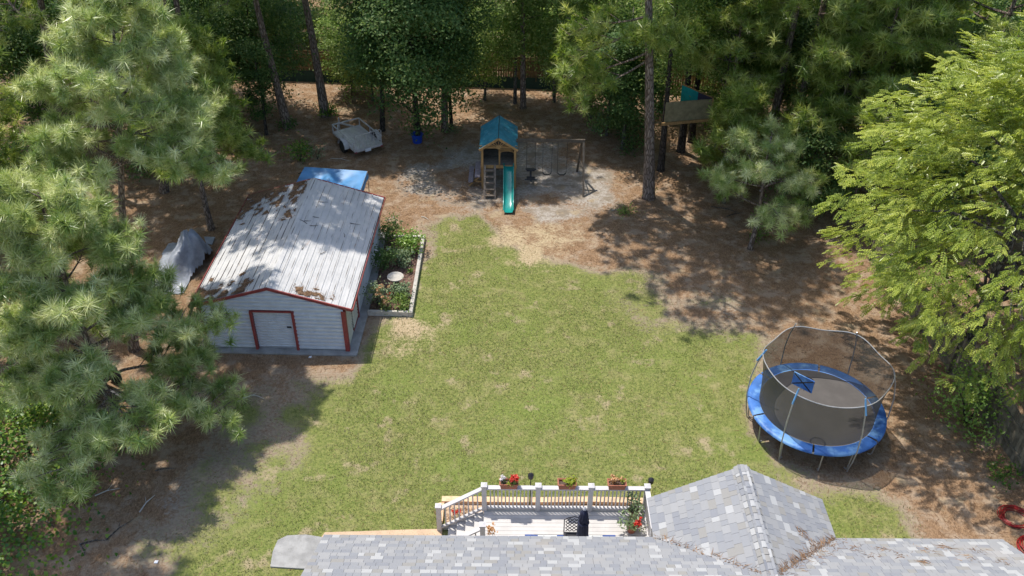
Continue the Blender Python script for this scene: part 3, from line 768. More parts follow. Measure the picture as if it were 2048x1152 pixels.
plant('leafy_plant', 'lime green plant in the planter hung outside the right deck rail', 'plant', (3.98, 16.72, 1.58), .18, .17, 170, .07, M['leaf_lime'], clumps=12)
plant('flower_plant', 'orange flowering stems standing on the deck beside the stairs', 'flower', (-.52, 15.95, DZ), .75, .16, 60, .06, M['leaf_rust'], flowers=(M['petal_peach'], 7), fl_size=.07)
plant('flower_plant', 'dark red rose bloom behind the thin stair rail', 'flower', (-.95, 15.62, .55), .55, .10, 30, .05, M['leaf_dark'], flowers=(M['petal_red'], 4), fl_size=.08)
plant('flower_plant', 'small red flower growing through the stair balusters in the straw strip', 'flower', (-1.55, 17.55, 0), .50, .12, 40, .05, M['leaf_mid'], flowers=(M['petal_red'], 5), fl_size=.08)

rug = thing('outdoor_rug', 'white outdoor rug with dark blue corner and centre panels on the deck', 'rug', (1.65, 15.55, DZ))
MB().box((0, 0, .006), (2.5, 1.5, .012)).build('rug_base', M['rug_white'], rug)
for cx_, wd in ((-1.13, .24), (1.13, .24)):
    b = MB(); sgn = 1 if cx_ < 0 else -1; n_ = 10
    P = [(cx_ - sgn*.12, .745, .0165)] + [(cx_ - sgn*.12 + sgn*.36*math.cos(t*PI/2/n_), .745 - .36*math.sin(t*PI/2/n_), .0165) for t in range(n_ + 1)]
    b.slab(P, .003); b.build('corner_panel', M['rug_blue'], rug)
for x0 in (-.16, .30):
    MB().box((x0, .64, .0150), (.42, .20, .003)).build('centre_panel', M['rug_blue'], rug)
for x0 in (-.62, .0, .72):
    b = MB()
    for k in range(5): b.tube([(x0 + .16*math.cos(t*.5)*(.25 + .15*k) , .62 + .09*math.sin(t*.5 + k)*(.4 + .12*k), .015) for t in range(9)], .006, 4)
    b.build('scroll_pattern', M['black_metal'], rug)
MB().bar((-1.0, .738, .0145), (1.0, .738, .0145), .014, .004).build('edge_stripe', M['black_metal'], rug)

ch = thing('patio_chair', 'black metal patio chair with lattice back standing on the rug beside the umbrella', 'chair', (1.72, 15.80, DZ))
def bow(z0, z1, w):     # hooped top of the back
    return [(-w, .25, z0), (-w, .30, z1 - .06), (-w*.6, .315, z1 + .0), (0, .32, z1 + .045), (w*.6, .315, z1 + .0), (w, .30, z1 - .06), (w, .25, z0)]
MB().tube(bow(.42, .92, .27), .016, 6).build('back_frame', M['black_metal'], ch)
lat = MB()
for k in range(-4, 5):
    for sgn in (-1, 1):
        pts = []
        for t in np.linspace(0, 1, 9):
            x = k*.115 + sgn*(t - .5)*.46; z = .46 + t*.44
            if abs(x) < .26 and z < .93 - abs(x)*.22: pts.append((x, .25 + .06*t, z))
        if len(pts) > 1: lat.tube(pts, .014, 4)
lat.build('back_lattice', M['black_metal'], ch)
MB().box((0, 0, .42), (.52, .50, .025)).build('seat', M['black_metal'], ch, bevel=.01)
for sx in (-1, 1):
    MB().tube([(sx*.27, .25, .66), (sx*.29, 0, .68), (sx*.29, -.22, .64), (sx*.27, -.25, .42)], .014, 6).build('armrest', M['black_metal'], ch)
    for sy in (-1, 1): MB().tube([(sx*.24, sy*.22, .41), (sx*.27, sy*.26, 0)], [.016, .012], 6).build('leg', M['black_metal'], ch)

um = thing('patio_umbrella', 'closed navy blue patio umbrella standing on the deck beside the black chair', 'umbrella', (1.90, 15.52, DZ))
MB().lathe([(.24, 0), (.24, .05), (.06, .09), (.03, .30), (.03, .32)], 18).build('base', M['black_metal'], um)
MB().tube([(0, 0, .05), (0, 0, 1.98)], .02, 8).build('pole', M['black_metal'], um)
vs = []; fs = []; NSEG = 24
prof = [(.50, .165), (.70, .155), (.95, .135), (1.2, .125), (1.40, .115), (1.52, .095), (1.60, .12), (1.72, .095), (1.84, .085), (1.93, .035)]
for z, r in prof:
    for k in range(NSEG):
        t = 2*PI*k/NSEG; q = r*(1 + .22*math.cos(t*8 + z*1.5) + .06*math.sin(t*3)); vs.append((q*math.cos(t), q*math.sin(t), z + (.04*math.cos(t*8) if z < .6 else 0)))
for i in range(len(prof)-1):
    for k in range(NSEG): fs.append((i*NSEG + k, i*NSEG + (k+1) % NSEG, (i+1)*NSEG + (k+1) % NSEG, (i+1)*NSEG + k))
fs.append(tuple((len(prof)-1)*NSEG + k for k in range(NSEG)))
MB().add(vs, fs).build('canopy', M['navy_cloth'], um, smooth=True)
MB().tube([(.135*math.cos(t*PI/8), .135*math.sin(t*PI/8), 1.46 + .01*math.sin(t)) for t in range(16)], .018, 5, closed=True).build('tie_strap', M['navy_cloth'], um)
MB().lathe([(.02, 1.92), (.05, 1.95), (.045, 1.99), (.012, 2.05)], 10).build('finial', M['deck_white'], um)

def torch(x, y, top, label):
    o = thing('garden_torch', label, 'torch', (x, y, 0), 0, 'black torches behind the deck rail')
    MB().tube([(0, 0, 0), (0, 0, top)], .016, 6).build('pole', M['black_metal'], o)
    MB().lathe([(.02, top - .02), (.075, top + .04), (.085, top + .16), (.05, top + .20), (.02, top + .23)], 12).build('lamp_head', M['black_metal'], o)
torch(.56, 17.40, 1.93, 'black garden torch behind the deck rail between the two left flower boxes')
torch(3.93, 17.42, 1.75, 'black garden torch behind the corner post of the deck beside the roof gable')

# ------------------------------------------------------------------ metal shed
SH = thing('metal_shed', 'white ribbed metal shed with red trim and a low gabled roof beside the lawn', 'shed', (-5.6115, 25.2518, 0), math.radians(-1.5066))
SW, SLN, HE, HA, OH = 5.732, 7.80, 1.92, 2.765, .31
ZS = .07                                                     # slab top
MB().box((-SW/2, SLN/2 + .01, ZS/2), (SW + .10, SLN + .58, ZS)).build('slab', M['concrete'], SH, bevel=.01)
def ribbed(z0, z1, xl, xr, fn, p=.165, d=.055):
    """horizontal ribs: strips between heights z0 and z1, limits xl(z), xr(z); fn maps (x, out, z)"""
    zz = []; z = z0; prof_ = ((0, 0), (.30, 0), (.42, d), (.78, d), (.90, 0))
    k = 0
    while z < z1:
        for q, o_ in prof_:
            if z + q*p < z1: zz.append((z + q*p, o_))
        z += p
    zz.append((z1, 0))
    vs = []; fs = []
    for z, o_ in zz: vs += [fn(xl(z), o_, z), fn(xr(z), o_, z)]
    for i in range(len(zz)-1): fs.append((2*i, 2*i+1, 2*i+3, 2*i+2))
    return MB().add(vs, fs)
gz = lambda x: HE - .02 + (HA - HE)*(1 - abs(x + SW/2)/(SW/2))
wl, wr = -SW + OH, -OH
def gx_at(z, side):          # gable limit at height z
    t = max(0, (z - (HE - .05))/(HA - HE)); x = SW/2*min(1, t)
    return max(wl, -SW + x + .02) if side < 0 else min(wr, -x - .02)
front = lambda x, o_, z: (x, -o_, z)
D0, D1, DH = -3.60, -2.11, ZS + 1.70
ribbed(ZS + .01, DH, lambda z: wl, lambda z: D0, front).build('siding_panel', M['white_metal'], SH)
ribbed(ZS + .01, DH, lambda z: D1, lambda z: wr, front).build('siding_panel', M['white_metal'], SH)
ribbed(DH, HA - .03, lambda z: gx_at(z, -1), lambda z: gx_at(z, 1), front).build('siding_panel', M['white_metal'], SH)
ribbed(ZS + .01, HA - .03, lambda z: gx_at(z, -1), lambda z: gx_at(z, 1), lambda x, o_, z: (x, SLN - .02 + o_, z)).build('siding_panel', M['white_metal'], SH)
ribbed(ZS + .01, HE - .02, lambda z: 0, lambda z: SLN - .02, lambda x, o_, z: (wl - o_, x, z)).build('siding_panel', M['white_metal'], SH)
ribbed(ZS + .01, HE - .02, lambda z: 2.02, lambda z: SLN - .02, lambda x, o_, z: (wr + o_, x, z)).build('siding_panel', M['white_metal'], SH)
# roll-up door, set back a little in its red frame
rd = ribbed(ZS + .01, DH - .04, lambda z: D0 + .05, lambda z: D1 - .05, lambda x, o_, z: (x, .05 - o_*.7, z), p=.115, d=.045).build('roll_up_door', M['white_metal'], SH)
MB().box((D1 - .22, .015, ZS + .98), (.16, .03, .06)).build('latch', M['dark'], rd)
MB().box((D0 + (D1 - D0)/2, .02, ZS + .05), (D1 - D0 - .12, .03, .08)).build('bottom_bar', M['galv'], rd)
for x in (D0, D1): MB().box((x, -.040, ZS + .855), (.085, .115, 1.71)).build('red_jamb', M['red_trim'], SH)
MB().box(((D0 + D1)/2, -.038, DH + .01), (D1 - D0 - .09, .105, .055)).build('red_lintel', M['red_trim'], SH)
for x in (wl, wr): MB().box((x, -.018, ZS + (HE - .07 - ZS)/2), (.15, .14, HE - .07 - ZS)).build('red_corner_post', M['red_trim'], SH)
MB().box((wr + .012, 2.0, ZS + (HE - .07 - ZS)/2), (.13, .13, HE - .07 - ZS)).build('red_corner_post', M['red_trim'], SH)
MB().box((wr + .012, 1.52, ZS + .05), (.05, .84, .09)).build('red_sill', M['red_trim'], SH)
# side doorway: two sheets with a crooked dark gap
MB().box((wr - .10, 1.02, ZS + .9), (.02, 1.85, 1.78)).build('dark_opening', M['dark'], SH)
ribbed(ZS + .03, HE - .08, lambda z: .06, lambda z: .99 + .025*math.sin(z*7), lambda x, o_, z: (wr - .01 + o_ - .02*(x > .5), x, z), p=.14).build('side_door', M['cream_metal'], SH)
ribbed(ZS + .10, HE - .08, lambda z: 1.06 + .03*math.sin(z*5 + 1), lambda z: 1.93, lambda x, o_, z: (wr - .005 + o_, x, z), p=.14).build('side_door', M['cream_metal'], SH)
# roof sheets with ribs along the ridge, three per slope
slope = (HA - HE)/(SW/2)
def roof_sheet(xa, xb, side, lift):
    """xa..xb measured from the ridge outwards"""
    n = int(round((xb - xa)/RIB)); pts = []
    for i in range(n):
        for q, hh in ((0, 0), (.06, .020), (.22, .020), (.29, 0), (.5, .0), (.52, .004), (.60, .004), (.62, 0)):
            pts.append((xa + (i + q)*RIB, hh))
    pts.append((xb, 0))
    vs = []; fs = []; ny_ = 9
    for j in range(ny_):
        y = -.03 + (SLN + .06)*j/(ny_-1)
        for d_, hh in pts:
            w_ = .004*math.sin(y*2.1 + d_*3)
            vs.append((-SW/2 + side*d_, y, HA - slope*d_ + hh + lift + w_))
    m_ = len(pts)
    for j in range(ny_-1):
        for i in range(m_-1):
            q = (j*m_ + i, j*m_ + i + 1, (j+1)*m_ + i + 1, (j+1)*m_ + i)
            fs.append(q if side > 0 else q[::-1])
    return MB().add(vs, fs)
for side in (-1, 1):
    for k in range(3):
        xa = k*4*RIB + .06; xb = min(xa + 4*RIB + .04, SW/2 + .02)
        roof_sheet(xa, xb, side, .024 - .006*k).build('roof_panel', M['roof_sheet'], SH)
    MB().slab([(-SW/2, 0, HA - .015), (-SW/2 + side*SW/2, 0, HE - .015), (-SW/2 + side*SW/2, SLN, HE - .015), (-SW/2, SLN, HA - .015)], .02).build('roof_deck', M['dark'], SH)
rc = MB()
for side in (-1, 1): rc.slab([(-SW/2, -.035, HA + .052), (-SW/2 + side*.15, -.035, HA + .052 - slope*.15), (-SW/2 + side*.15, SLN + .035, HA + .052 - slope*.15), (-SW/2, SLN + .035, HA + .052)], .006)
rc.build('ridge_flashing', M['roof_sheet'], SH)
for yy in (-.05, SLN + .05):
    for side in (-1, 1):
        MB().bar((-SW/2, yy, HA - .012), (-SW/2 + side*(SW/2 + .03), yy, HE - .02), .05, .10).build('red_rake_trim', M['red_trim'], SH)
for side in (-1, 1):
    MB().bar((-SW/2 + side*(SW/2 + .035), -.02, HE - .02), (-SW/2 + side*(SW/2 + .035), SLN + .02, HE - .02), .03, .07).build('red_eave_trim', M['red_trim'], SH)

# leaf litter lying on the shed roof: low ragged mounds
def litter_mound(name, label, region, seed, thr, th=.035, step=.045):
    """region: (x0, x1, y0, y1) in shed coordinates with weight function"""
    x0, x1, y0, y1, wf = region
    xs = np.arange(x0, x1, step); ys = np.arange(y0, y1, step)
    r = np.random.default_rng(seed)
    g = r.uniform(0, 1, (len(ys) + 8, len(xs) + 8)); g1 = blur(g, 2); g2 = blur(g, 10)
    f = ((g1 - g1.mean())/g1.std()*.22 + (g2 - g2.mean())/g2.std()*.35)[4:-4, 4:-4]
    XX, YY = np.meshgrid(xs, ys); f = f + wf(XX, YY) - thr
    vs = []; idx = {}; fs = []
    def vid(i, j):
        if (i, j) not in idx:
            d_ = abs(XX[i, j] + SW/2); h = max(0, min(1, f[i, j]*2)); idx[(i, j)] = len(vs)
            vs.append((XX[i, j] + rnd.uniform(-.02, .02), YY[i, j] + rnd.uniform(-.02, .02), HA - slope*d_ + .03 + th*h + rnd.uniform(0, .012)))
        return idx[(i, j)]
    for i in range(len(ys)-1):
        for j in range(len(xs)-1):
            if f[i, j] + f[i+1, j+1] > 0: fs.append((vid(i, j), vid(i, j+1), vid(i+1, j+1), vid(i+1, j)))
    if not fs: return
    o = MB().add(vs, fs).build(name, M['litter'], None, kind='stuff'); o.location = SH.location; o.rotation_euler = SH.rotation_euler
    if label: o['label'] = label
    ij = np.argwhere(f > -.16); ij = ij[NR.integers(0, len(ij), int(len(ij)*1.1))]
    P = np.stack([XX[ij[:, 0], ij[:, 1]], YY[ij[:, 0], ij[:, 1]], np.zeros(len(ij))], 1) + NR.normal(0, .05, (len(ij), 3))
    P[:, 2] = HA - slope*abs(P[:, 0] + SW/2) + .05 + th*np.clip(f[ij[:, 0], ij[:, 1]]*2, 0, 1)
    D = np.stack([NR.normal(0, 1, len(ij)), NR.normal(0, 1, len(ij)), NR.normal(0, .12, len(ij))], 1); D[:, 2] -= slope*D[:, 0]*np.sign(P[:, 0] + SW/2)
    X, Y, Z = frames(D, NR); LIT.append(scatter(straw_t[0], straw_t[1], P, X, Y, Z, NR.uniform(.08, .2, len(ij))))
LIT = []
M['litter'] = mat('leaf_litter', (.17, .105, .06), .95, .45, 14., bump=.8, bdist=.03, stain=((.36, .22, .13), 4., .55, .7))
litter_mound('leaf_litter', 'brown needle litter heaped on the left front corner of the shed roof', (-SW + .04, -SW + 2.2, .02, 1.5, lambda x, y: .95 - (y*1.1 + np.maximum(0, (x + SW - .15))*.30)), 3, .1)
litter_mound('leaf_litter', 'thin needle litter along the right front edge of the shed roof', (-2.05, -.65, .05, .62, lambda x, y: .34 - abs(x + 1.35)*.25 - y*.45), 5, .14, .02)
litter_mound('leaf_litter', 'dark needle streak below the ridge on the back of the shed roof', (-3.75, -3.05, 4.7, SLN - .03, lambda x, y: .42 - abs(x + 3.36 + .03*np.sin(y*2))*2.2 + (y - 6.3)*.12), 8, .12)
litter_mound('leaf_litter', 'needle litter over the back left corner of the shed roof', (-SW + .04, -3.9, 5.2, SLN - .03, lambda x, y: .55*(y - 6.6) - .35*np.maximum(0, x + SW - 1.8) + .35*np.maximum(0, -SW + .9 - x)), 9, .10)

V, F = join_np(LIT); o = link_mesh('needle_litter', np_mesh('needle_litter', V, F, M['straw']), None, 'stuff'); o.location = SH.location; o.rotation_euler = SH.rotation_euler
# slender twigs on the roof
TWIGS = []
for k in range(9):
    x = rnd.uniform(-2.6, -.6); y = rnd.uniform(2.2, 6.6); a = rnd.uniform(0, PI); L = rnd.uniform(.2, .5)
    zf = lambda x_: HA - slope*abs(x_ + SW/2) + .05
    p = [(x, y), (x + math.cos(a)*L*.5 + .03, y + math.sin(a)*L*.5), (x + math.cos(a)*L, y + math.sin(a)*L*.9)]
    o = MB().tube([(q[0], q[1], zf(q[0])) for q in p], [.012, .01, .005], 5).build('twig', M['bark_dark'])
    o.location = SH.location; o.rotation_euler = SH.rotation_euler
    tag(o, 'thin dark twig lying on the shed roof', 'twig', 'twigs on the shed roof'); TWIGS.append((y, o))
for i, (_, o) in enumerate(sorted(TWIGS, key=lambda q: q[0])):
    o['label'] = 'thin dark twig on the right slope of the shed roof, ' + ['nearest the front', 'second from the front', 'third from the front', 'fourth from the front', 'middle one', 'fourth from the back', 'third from the back', 'second from the back', 'nearest the back'][i]

# ------------------------------------------------------------------ raised garden bed beside the shed
GB = thing('raised_bed', 'rectangular mulch bed framed with weathered timber along the right wall of the shed', 'garden bed', (-4.75, 30.1, 0))
TL, TR, BR, BL = Vector((-5.5, 32.85, 0)), Vector((-3.83, 32.83, 0)), Vector((-3.86, 27.42, 0)), Vector((-5.50, 27.46, 0))
up_ = Vector((0, 0, .11))
MB().bar(TR + Vector((0, .07, 0)) + up_, BR + Vector((0, -.07, 0)) + up_, .14, .22).build('border_board', M['wood_border'], GB, org=GB)
MB().bar(TL + up_, TR + Vector((-.075, 0, 0)) + up_, .12, .20).build('border_board', M['wood_border'], GB, org=GB)
MB().bar(BL + up_, BR + Vector((-.075, 0, 0)) + up_, .12, .20).build('border_board', M['wood_border'], GB, org=GB)
nx_, ny_ = 20, 50
vs = [(-5.45 + 1.53*i/(nx_-1), 27.52 + 5.24*j/(ny_-1), .08 + rnd.uniform(-.035, .05)) for j in range(ny_) for i in range(nx_)]
MB().add(vs, [(j*nx_ + i, j*nx_ + i + 1, (j+1)*nx_ + i + 1, (j+1)*nx_ + i) for j in range(ny_-1) for i in range(nx_-1)]).build('mulch', M['mulch'], GB, kind='stuff', org=GB)
def gpt(px, py, z=.08): q = at(px, py, z); return (q.x, q.y, z)
plant('garden_bush', 'bright green bushy plant in the far right corner of the mulch bed', 'bush', gpt(818, 503), .85, .62, 1000, .12, M['leaf_fresh'], clumps=16)
plant('garden_bush', 'pale green bush in front of the bright green one in the mulch bed', 'bush', gpt(802, 530), .65, .48, 700, .11, M['leaf_grey'], clumps=14)
plant('rose_bush', 'dark rose bush behind the bed beside the far corner of the shed', 'bush', gpt(783, 480),  1.05, .55, 700, .10, M['leaf_dark'], clumps=14, flowers=(M['petal_white'], 2))
plant('rose_bush', 'dark green rose bush with one white bloom against the shed wall', 'bush', gpt(768, 540),  1.0, .55, 800, .10, M['leaf_dark'], clumps=14, flowers=(M['petal_white'], 3), fl_size=.08)
plant('rose_bush', 'rose bush with peach blooms by the near end of the shed wall', 'bush', gpt(757, 613),  1.0, .52, 700, .095, M['leaf_grey'], clumps=14, flowers=(M['petal_peach'], 12), fl_size=.09)
plant('rose_bush', 'small rose bush with an orange bloom at the near edge of the mulch bed', 'bush', gpt(772, 622), .50, .24, 170, .08, M['leaf_mid'], clumps=9, flowers=(M['petal_peach'], 4), fl_size=.11)
plant('garden_bush', 'grey green leafy plant just below the birdbath', 'bush', gpt(800, 592), .60, .48, 600, .10, M['leaf_grey'], clumps=12)
plant('garden_bush', 'green leafy plant near the front right corner of the mulch bed', 'bush', gpt(803, 620), .55, .40, 420, .10, M['leaf_mid'], clumps=12)
plant('garden_bush', 'small red flowered plant left of the birdbath foot', 'flower', gpt(783, 598), .32, .14, 70, .06, M['leaf_mid'], flowers=(M['petal_red'], 3), fl_size=.08)
plant('garden_bush', 'tiny green seedling in the open mulch right of the birdbath', 'plant', gpt(819, 545), .25, .15, 70, .07, M['leaf_vine'])
bb = thing('birdbath', 'round pale stone birdbath standing in the mulch bed beside the shed', 'birdbath', gpt(793, 580))
MB().lathe([(.20, 0), (.19, .05), (.09, .10), (.07, .30), (.08, .48), (.14, .54)], 20).build('pedestal', M['stone'], bb)
MB().lathe([(.10, .53), (.26, .57), (.325, .635), (.325, .66), (.29, .658), (.22, .625), (.06, .61)], 28).build('basin', M['stone'], bb)

# ------------------------------------------------------------------ trampoline
tc_ = (9.868, 21.54, 0); TRM = thing('trampoline', 'round trampoline with blue pad and black safety net on the right side of the lawn', 'trampoline', tc_)
R, TZ = 2.13, .90
MB().lathe([(.05, TZ - .008), (1.83, TZ - .008), (1.83, TZ), (.05, TZ)], 64).build('jumping_mat', M['tramp_mat'], TRM)
MB().tube([(R*math.cos(t*PI/32), R*math.sin(t*PI/32), TZ - .045) for t in range(64)], .03, 6, closed=True).build('frame_ring', M['tramp_steel'], TRM)
for k in range(6):
    a0, a1 = 2*PI*k/6 + .03 + .2, 2*PI*(k+1)/6 - .0 + .2; n = 14; b = MB(); vs = []
    for i in range(n + 1):
        t = a0 + (a1 - a0)*i/n
        sag = .012*math.sin(i*1.3 + k)
        for r, z in ((1.80, TZ + .012), (1.85, TZ + .032 + sag), (2.08, TZ + .035 - sag), (2.165, TZ + .015), (2.175, TZ - .05)): vs.append((r*math.cos(t), r*math.sin(t), z))
    b.add(vs, [(5*i + j, 5*i + j + 1, 5*i + j + 6, 5*i + j + 5) for i in range(n) for j in range(4)]).build('pad_segment', M['pad_blue'], TRM, smooth=True)
POLES = [-133, -73, -13, 47, 107, 167]
ringp = []
for t in range(72):
    a = 2*PI*t/72; w = math.cos(math.radians(6*(math.degrees(a) + 133)))
    rr = 1.93 + .05*w; ringp.append((rr*math.cos(a), rr*math.sin(a), 2.66 + .045*w + .03*math.sin(a*2 + 1)))
MB().tube(ringp, .016, 6, closed=True).build('top_ring', M['tramp_steel'], TRM)
vs = []; rows = 8
for j in range(rows):
    f = j/(rows-1)
    for t in range(72):
        a = 2*PI*t/72; P = ringp[t]; rb = 1.80; rt = math.hypot(P[0], P[1])
        r = rb + (rt - rb)*f - .10*math.sin(PI*f)*(1 - .6*abs(math.cos(math.radians(3*(math.degrees(a) + 133))))) + .012*math.sin(a*23)*f
        vs.append((r*math.cos(a), r*math.sin(a), TZ + .04 + (P[2] - TZ - .04)*f))
MB().add(vs, [(j*72 + t, j*72 + (t+1) % 72, (j+1)*72 + (t+1) % 72, (j+1)*72 + t) for j in range(rows-1) for t in range(72)]).build('safety_net', M['net'], TRM, smooth=True)
for k, deg in enumerate(POLES):
    a = math.radians(deg); ca, sa = math.cos(a), math.sin(a)
    P = [(2.06, 0.0), (2.16, .5), (2.21, .95), (2.20, 1.7), (2.10, 2.3), (1.96, 2.74), (1.91, 2.86)]
    o = MB().tube([(r*ca, r*sa, z) for r, z in P], .021, 7).build('net_pole', M['tramp_steel'], TRM)
    Q = [(2.115, 2.42), (1.96, 2.75), (1.90, 2.9)]
    if deg in (-133, -73, 167): MB().tube([(r*ca, r*sa, z) for r, z in Q], [.028, .030, .026], 7).build('foam_sleeve', M['pole_foam'], o)
    a2 = math.radians(deg + 34); c2, s2 = math.cos(a2), math.sin(a2)
    for (cx_, sx_) in ((ca, sa), (c2, s2)):
        MB().tube([(2.09*cx_, 2.09*sx_, .85), (2.03*cx_, 2.03*sx_, .12), (2.0*cx_, 2.0*sx_, .03), (1.90*cx_, 1.90*sx_, .02)], .022, 7).build('leg', M['tramp_steel'], TRM)
# basketball board fixed to the near left pole, facing the mat
a = math.radians(-133); R_ = Matrix((Vector((-math.sin(a), math.cos(a), 0)), Vector((0, 0, 1)), Vector((math.cos(a), math.sin(a), 0)))).transposed()
cb = Vector((1.70*math.cos(a), 1.70*math.sin(a), 3.02))
bb_ = MB().box(cb, (.66, .46, .03), R_).build('backboard', M['pad_blue'], TRM)
for sg in (-1, 1): MB().bar(cb + R_ @ Vector((-.30*sg, -.20, .022)), cb + R_ @ Vector((.30*sg, .20, .022)), .035, .012, up=R_ @ Vector((0, 0, 1))).build('strap', M['black_metal'], bb_)
hc = cb - Vector((math.cos(a), math.sin(a), 0))*.28 - Vector((0, 0, .14))
MB().tube([hc + Vector((.22*math.cos(t*PI/12), .22*math.sin(t*PI/12), 0)) for t in range(24)], .016, 6, closed=True).build('hoop', M['black_metal'], bb_)
for t in range(8):
    q = t*PI/4; MB().tube([hc + Vector((.21*math.cos(q), .21*math.sin(q), 0)), hc + Vector((.12*math.cos(q + .3), .12*math.sin(q + .3), -.30))], .006, 4).build('hoop_cord', M['black_metal'], bb_)

# ------------------------------------------------------------------ wooden playset with slide and swing beam
PS = thing('playset', 'wooden playset with teal gabled roof, ladder and green slide on the sandy patch', 'playset', (-.66, 38.3, 0))
x0, x1, yf, yb = -1.42, .10, 37.45, 39.25
W_ = M['wood_play']; FZ = 1.22
for x in (x0, x1):
    for y in (yf, yb): MB().box((x, y, 1.10), (.10, .10, 2.20)).build('post', W_, PS, org=PS)
for y in (yf - .055, yb + .055): MB().box(((x0 + x1)/2, y, FZ - .06), (x1 - x0 + .16, .035, .16)).build('floor_beam', W_, PS, org=PS)
for x in (x0 - .06, x1 + .06): MB().box((x, (yf+yb)/2, FZ - .06), (.035, yb - yf, .16)).build('floor_beam', W_, PS, org=PS)
for k in range(12): MB().box(((x0+x1)/2, yf + .06 + k*.148, FZ + .015), (x1 - x0 - .02, .135, .025)).build('floor_board', M['wood_weather'], PS, org=PS)
for k in range(10): MB().box((x0 + .11 + k*.145, yb - .02, FZ + .48), (.138, .02, .86)).build('wall_board', M['slate_board'], PS, org=PS)
for x in (x0, x1):
    for k in range(10): MB().box((x, yf + .17 + k*.163, FZ + .32), (.02, .14, .55)).build('wall_board', M['slate_board'], PS, org=PS)
MB().box(((x0+x1)/2, yb - .05, .62), (x1 - x0 - .12, .02, 1.1)).build('lower_panel', M['navy_cloth'], PS, org=PS)
MB().box((-.62, yf, 1.66), (.075, .07, .86)).build('mid_post', W_, PS, org=PS)
MB().box(((x0+x1)/2, yf - .03, 2.16), (x1 - x0 + .22, .05, .12)).build('header_beam', W_, PS, org=PS)
MB().box((-.30, yf - .02, 2.02), (.62, .03, .05)).build('window_arch', W_, PS, org=PS)
b = MB(); n = 10
for k in range(n):
    a0, a1 = PI*k/n, PI*(k+1)/n
    b.bar((-.28 + .31*math.cos(a0), yf - .02, 1.87 + .10*math.sin(a0)), (-.28 + .31*math.cos(a1), yf - .02, 1.87 + .10*math.sin(a1)), .03, .05, up=(0, 1, 0))
b.build('window_arch', W_, PS, org=PS)
RZ, RE = 2.72, 2.13
for sg, xe in ((-1, x0 - .12), (1, x1 + .12)):
    MB().slab([(-.66, yf - .22, RZ), (xe, yf - .22, RE), (xe, yb + .40, RE), (-.66, yb + .40, RZ)], .025).build('roof_panel', M['teal_roof'], PS, org=PS)
    MB().bar((-.66, yf - .235, RZ - .06), (xe + .01*sg, yf - .235, RE - .05), .045, .10).build('gable_board', W_, PS, org=PS)
    MB().bar((-.66, yb + .415, RZ - .05), (xe + .01*sg, yb + .415, RE - .04), .03, .07).build('gable_board', M['wood_weather'], PS, org=PS)
MB().bar((-.66, yf - .21, RZ + .012), (-.66, yb + .40, RZ + .012), .03, .02).build('ridge_strip', M['dark'], PS, org=PS)
b = MB()
for k in range(1, 8):
    q = PI*k/8; L = .12 + .0*k; r1 = .42 if 2 < k < 6 else .46
    MB().bar((-.66 + .10*math.cos(q), yf - .21, 2.24 + .06*math.sin(q)), (-.66 + r1*math.cos(q), yf - .21, 2.24 + min(.36, r1*math.sin(q)*.72)), .03, .045, up=(0, 1, 0)).build('sunburst_spoke', W_, PS, org=PS)
MB().lathe([(.10, -.02), (.10, .02)], 12).build('sunburst_hub', W_, PS).matrix_local = Matrix.Translation((0, yf - .21 - 38.3, 2.24)) @ Matrix.Rotation(PI/2, 4, 'X')
MB().box((-.66, yf - .20, 2.215), (1.36, .03, .05)).build('gable_tie', W_, PS, org=PS)
# ladder
for x in (-1.30, -.83): MB().bar((x, yf - .07, FZ + .02), (x, 36.36, 0), .035, .10, up=(1, 0, 0)).build('ladder_rail', M['wood_weather'], PS, org=PS)
for k in range(5):
    t = (k + .8)/5.4; y = yf - .07 + (36.36 - yf + .07)*t; z = FZ*(1 - t) + .02
    MB().box((-1.065, y, z), (.44, .15, .035)).build('ladder_tread', M['wood_weather'], PS, org=PS)
# slide: trough with raised edges
prof = [(-.245, .12), (-.235, .135), (-.205, .12), (-.19, .02), (-.10, 0), (.10, 0), (.19, .02), (.205, .12), (.235, .135), (.245, .12)]
path = [(37.45, 1.20), (37.25, 1.18), (37.05, 1.08), (36.6, .80), (36.1, .50), (35.7, .27), (35.4, .15), (35.2, .11), (35.02, .10)]
vs = [(-.19 + px_, y, z + pz_) for y, z in path for px_, pz_ in prof]; n = len(prof)
MB().add(vs, [(i*n + j, i*n + j + 1, (i+1)*n + j + 1, (i+1)*n + j) for i in range(len(path)-1) for j in range(n-1)]).build('slide', M['teal'], PS, smooth=True, org=PS)
# side picnic table
for (xx, z, w) in ((-1.66, .62, .26), (-1.94, .62, .0), (-1.98, .36, .22)):
    if w: MB().box((xx, 38.15, z), (w, 1.55, .035)).build('table_plank', M['wood_grey'], PS, org=PS)
for y in (37.55, 38.75): MB().bar((-2.06, y, .05), (-1.45, y, .68), .04, .08).build('table_brace', M['wood_play'], PS, org=PS); MB().bar((-2.05, y, .30), (-1.45, y, .30), .04, .07).build('table_brace', M['wood_play'], PS, org=PS)
# swing beam and A-frame
MB().bar((x1 + .05, 37.95, 2.24), (3.34, 37.95, 2.24), .09, .14).build('swing_beam', M['wood_dark'], PS, org=PS)
MB().bar((3.27, 37.98, 2.30), (3.30, 36.66, 0), .09, .09).build('frame_leg', M['wood_dark'], PS, org=PS)
MB().bar((3.20, 38.0, 2.2), (3.14, 39.15, 0), .09, .09).build('frame_leg', M['wood_dark'], PS, org=PS)
MB().bar((3.30, 37.3, 1.0), (3.18, 38.55, 1.0), .04, .08).build('frame_brace', M['wood_dark'], PS, org=PS)

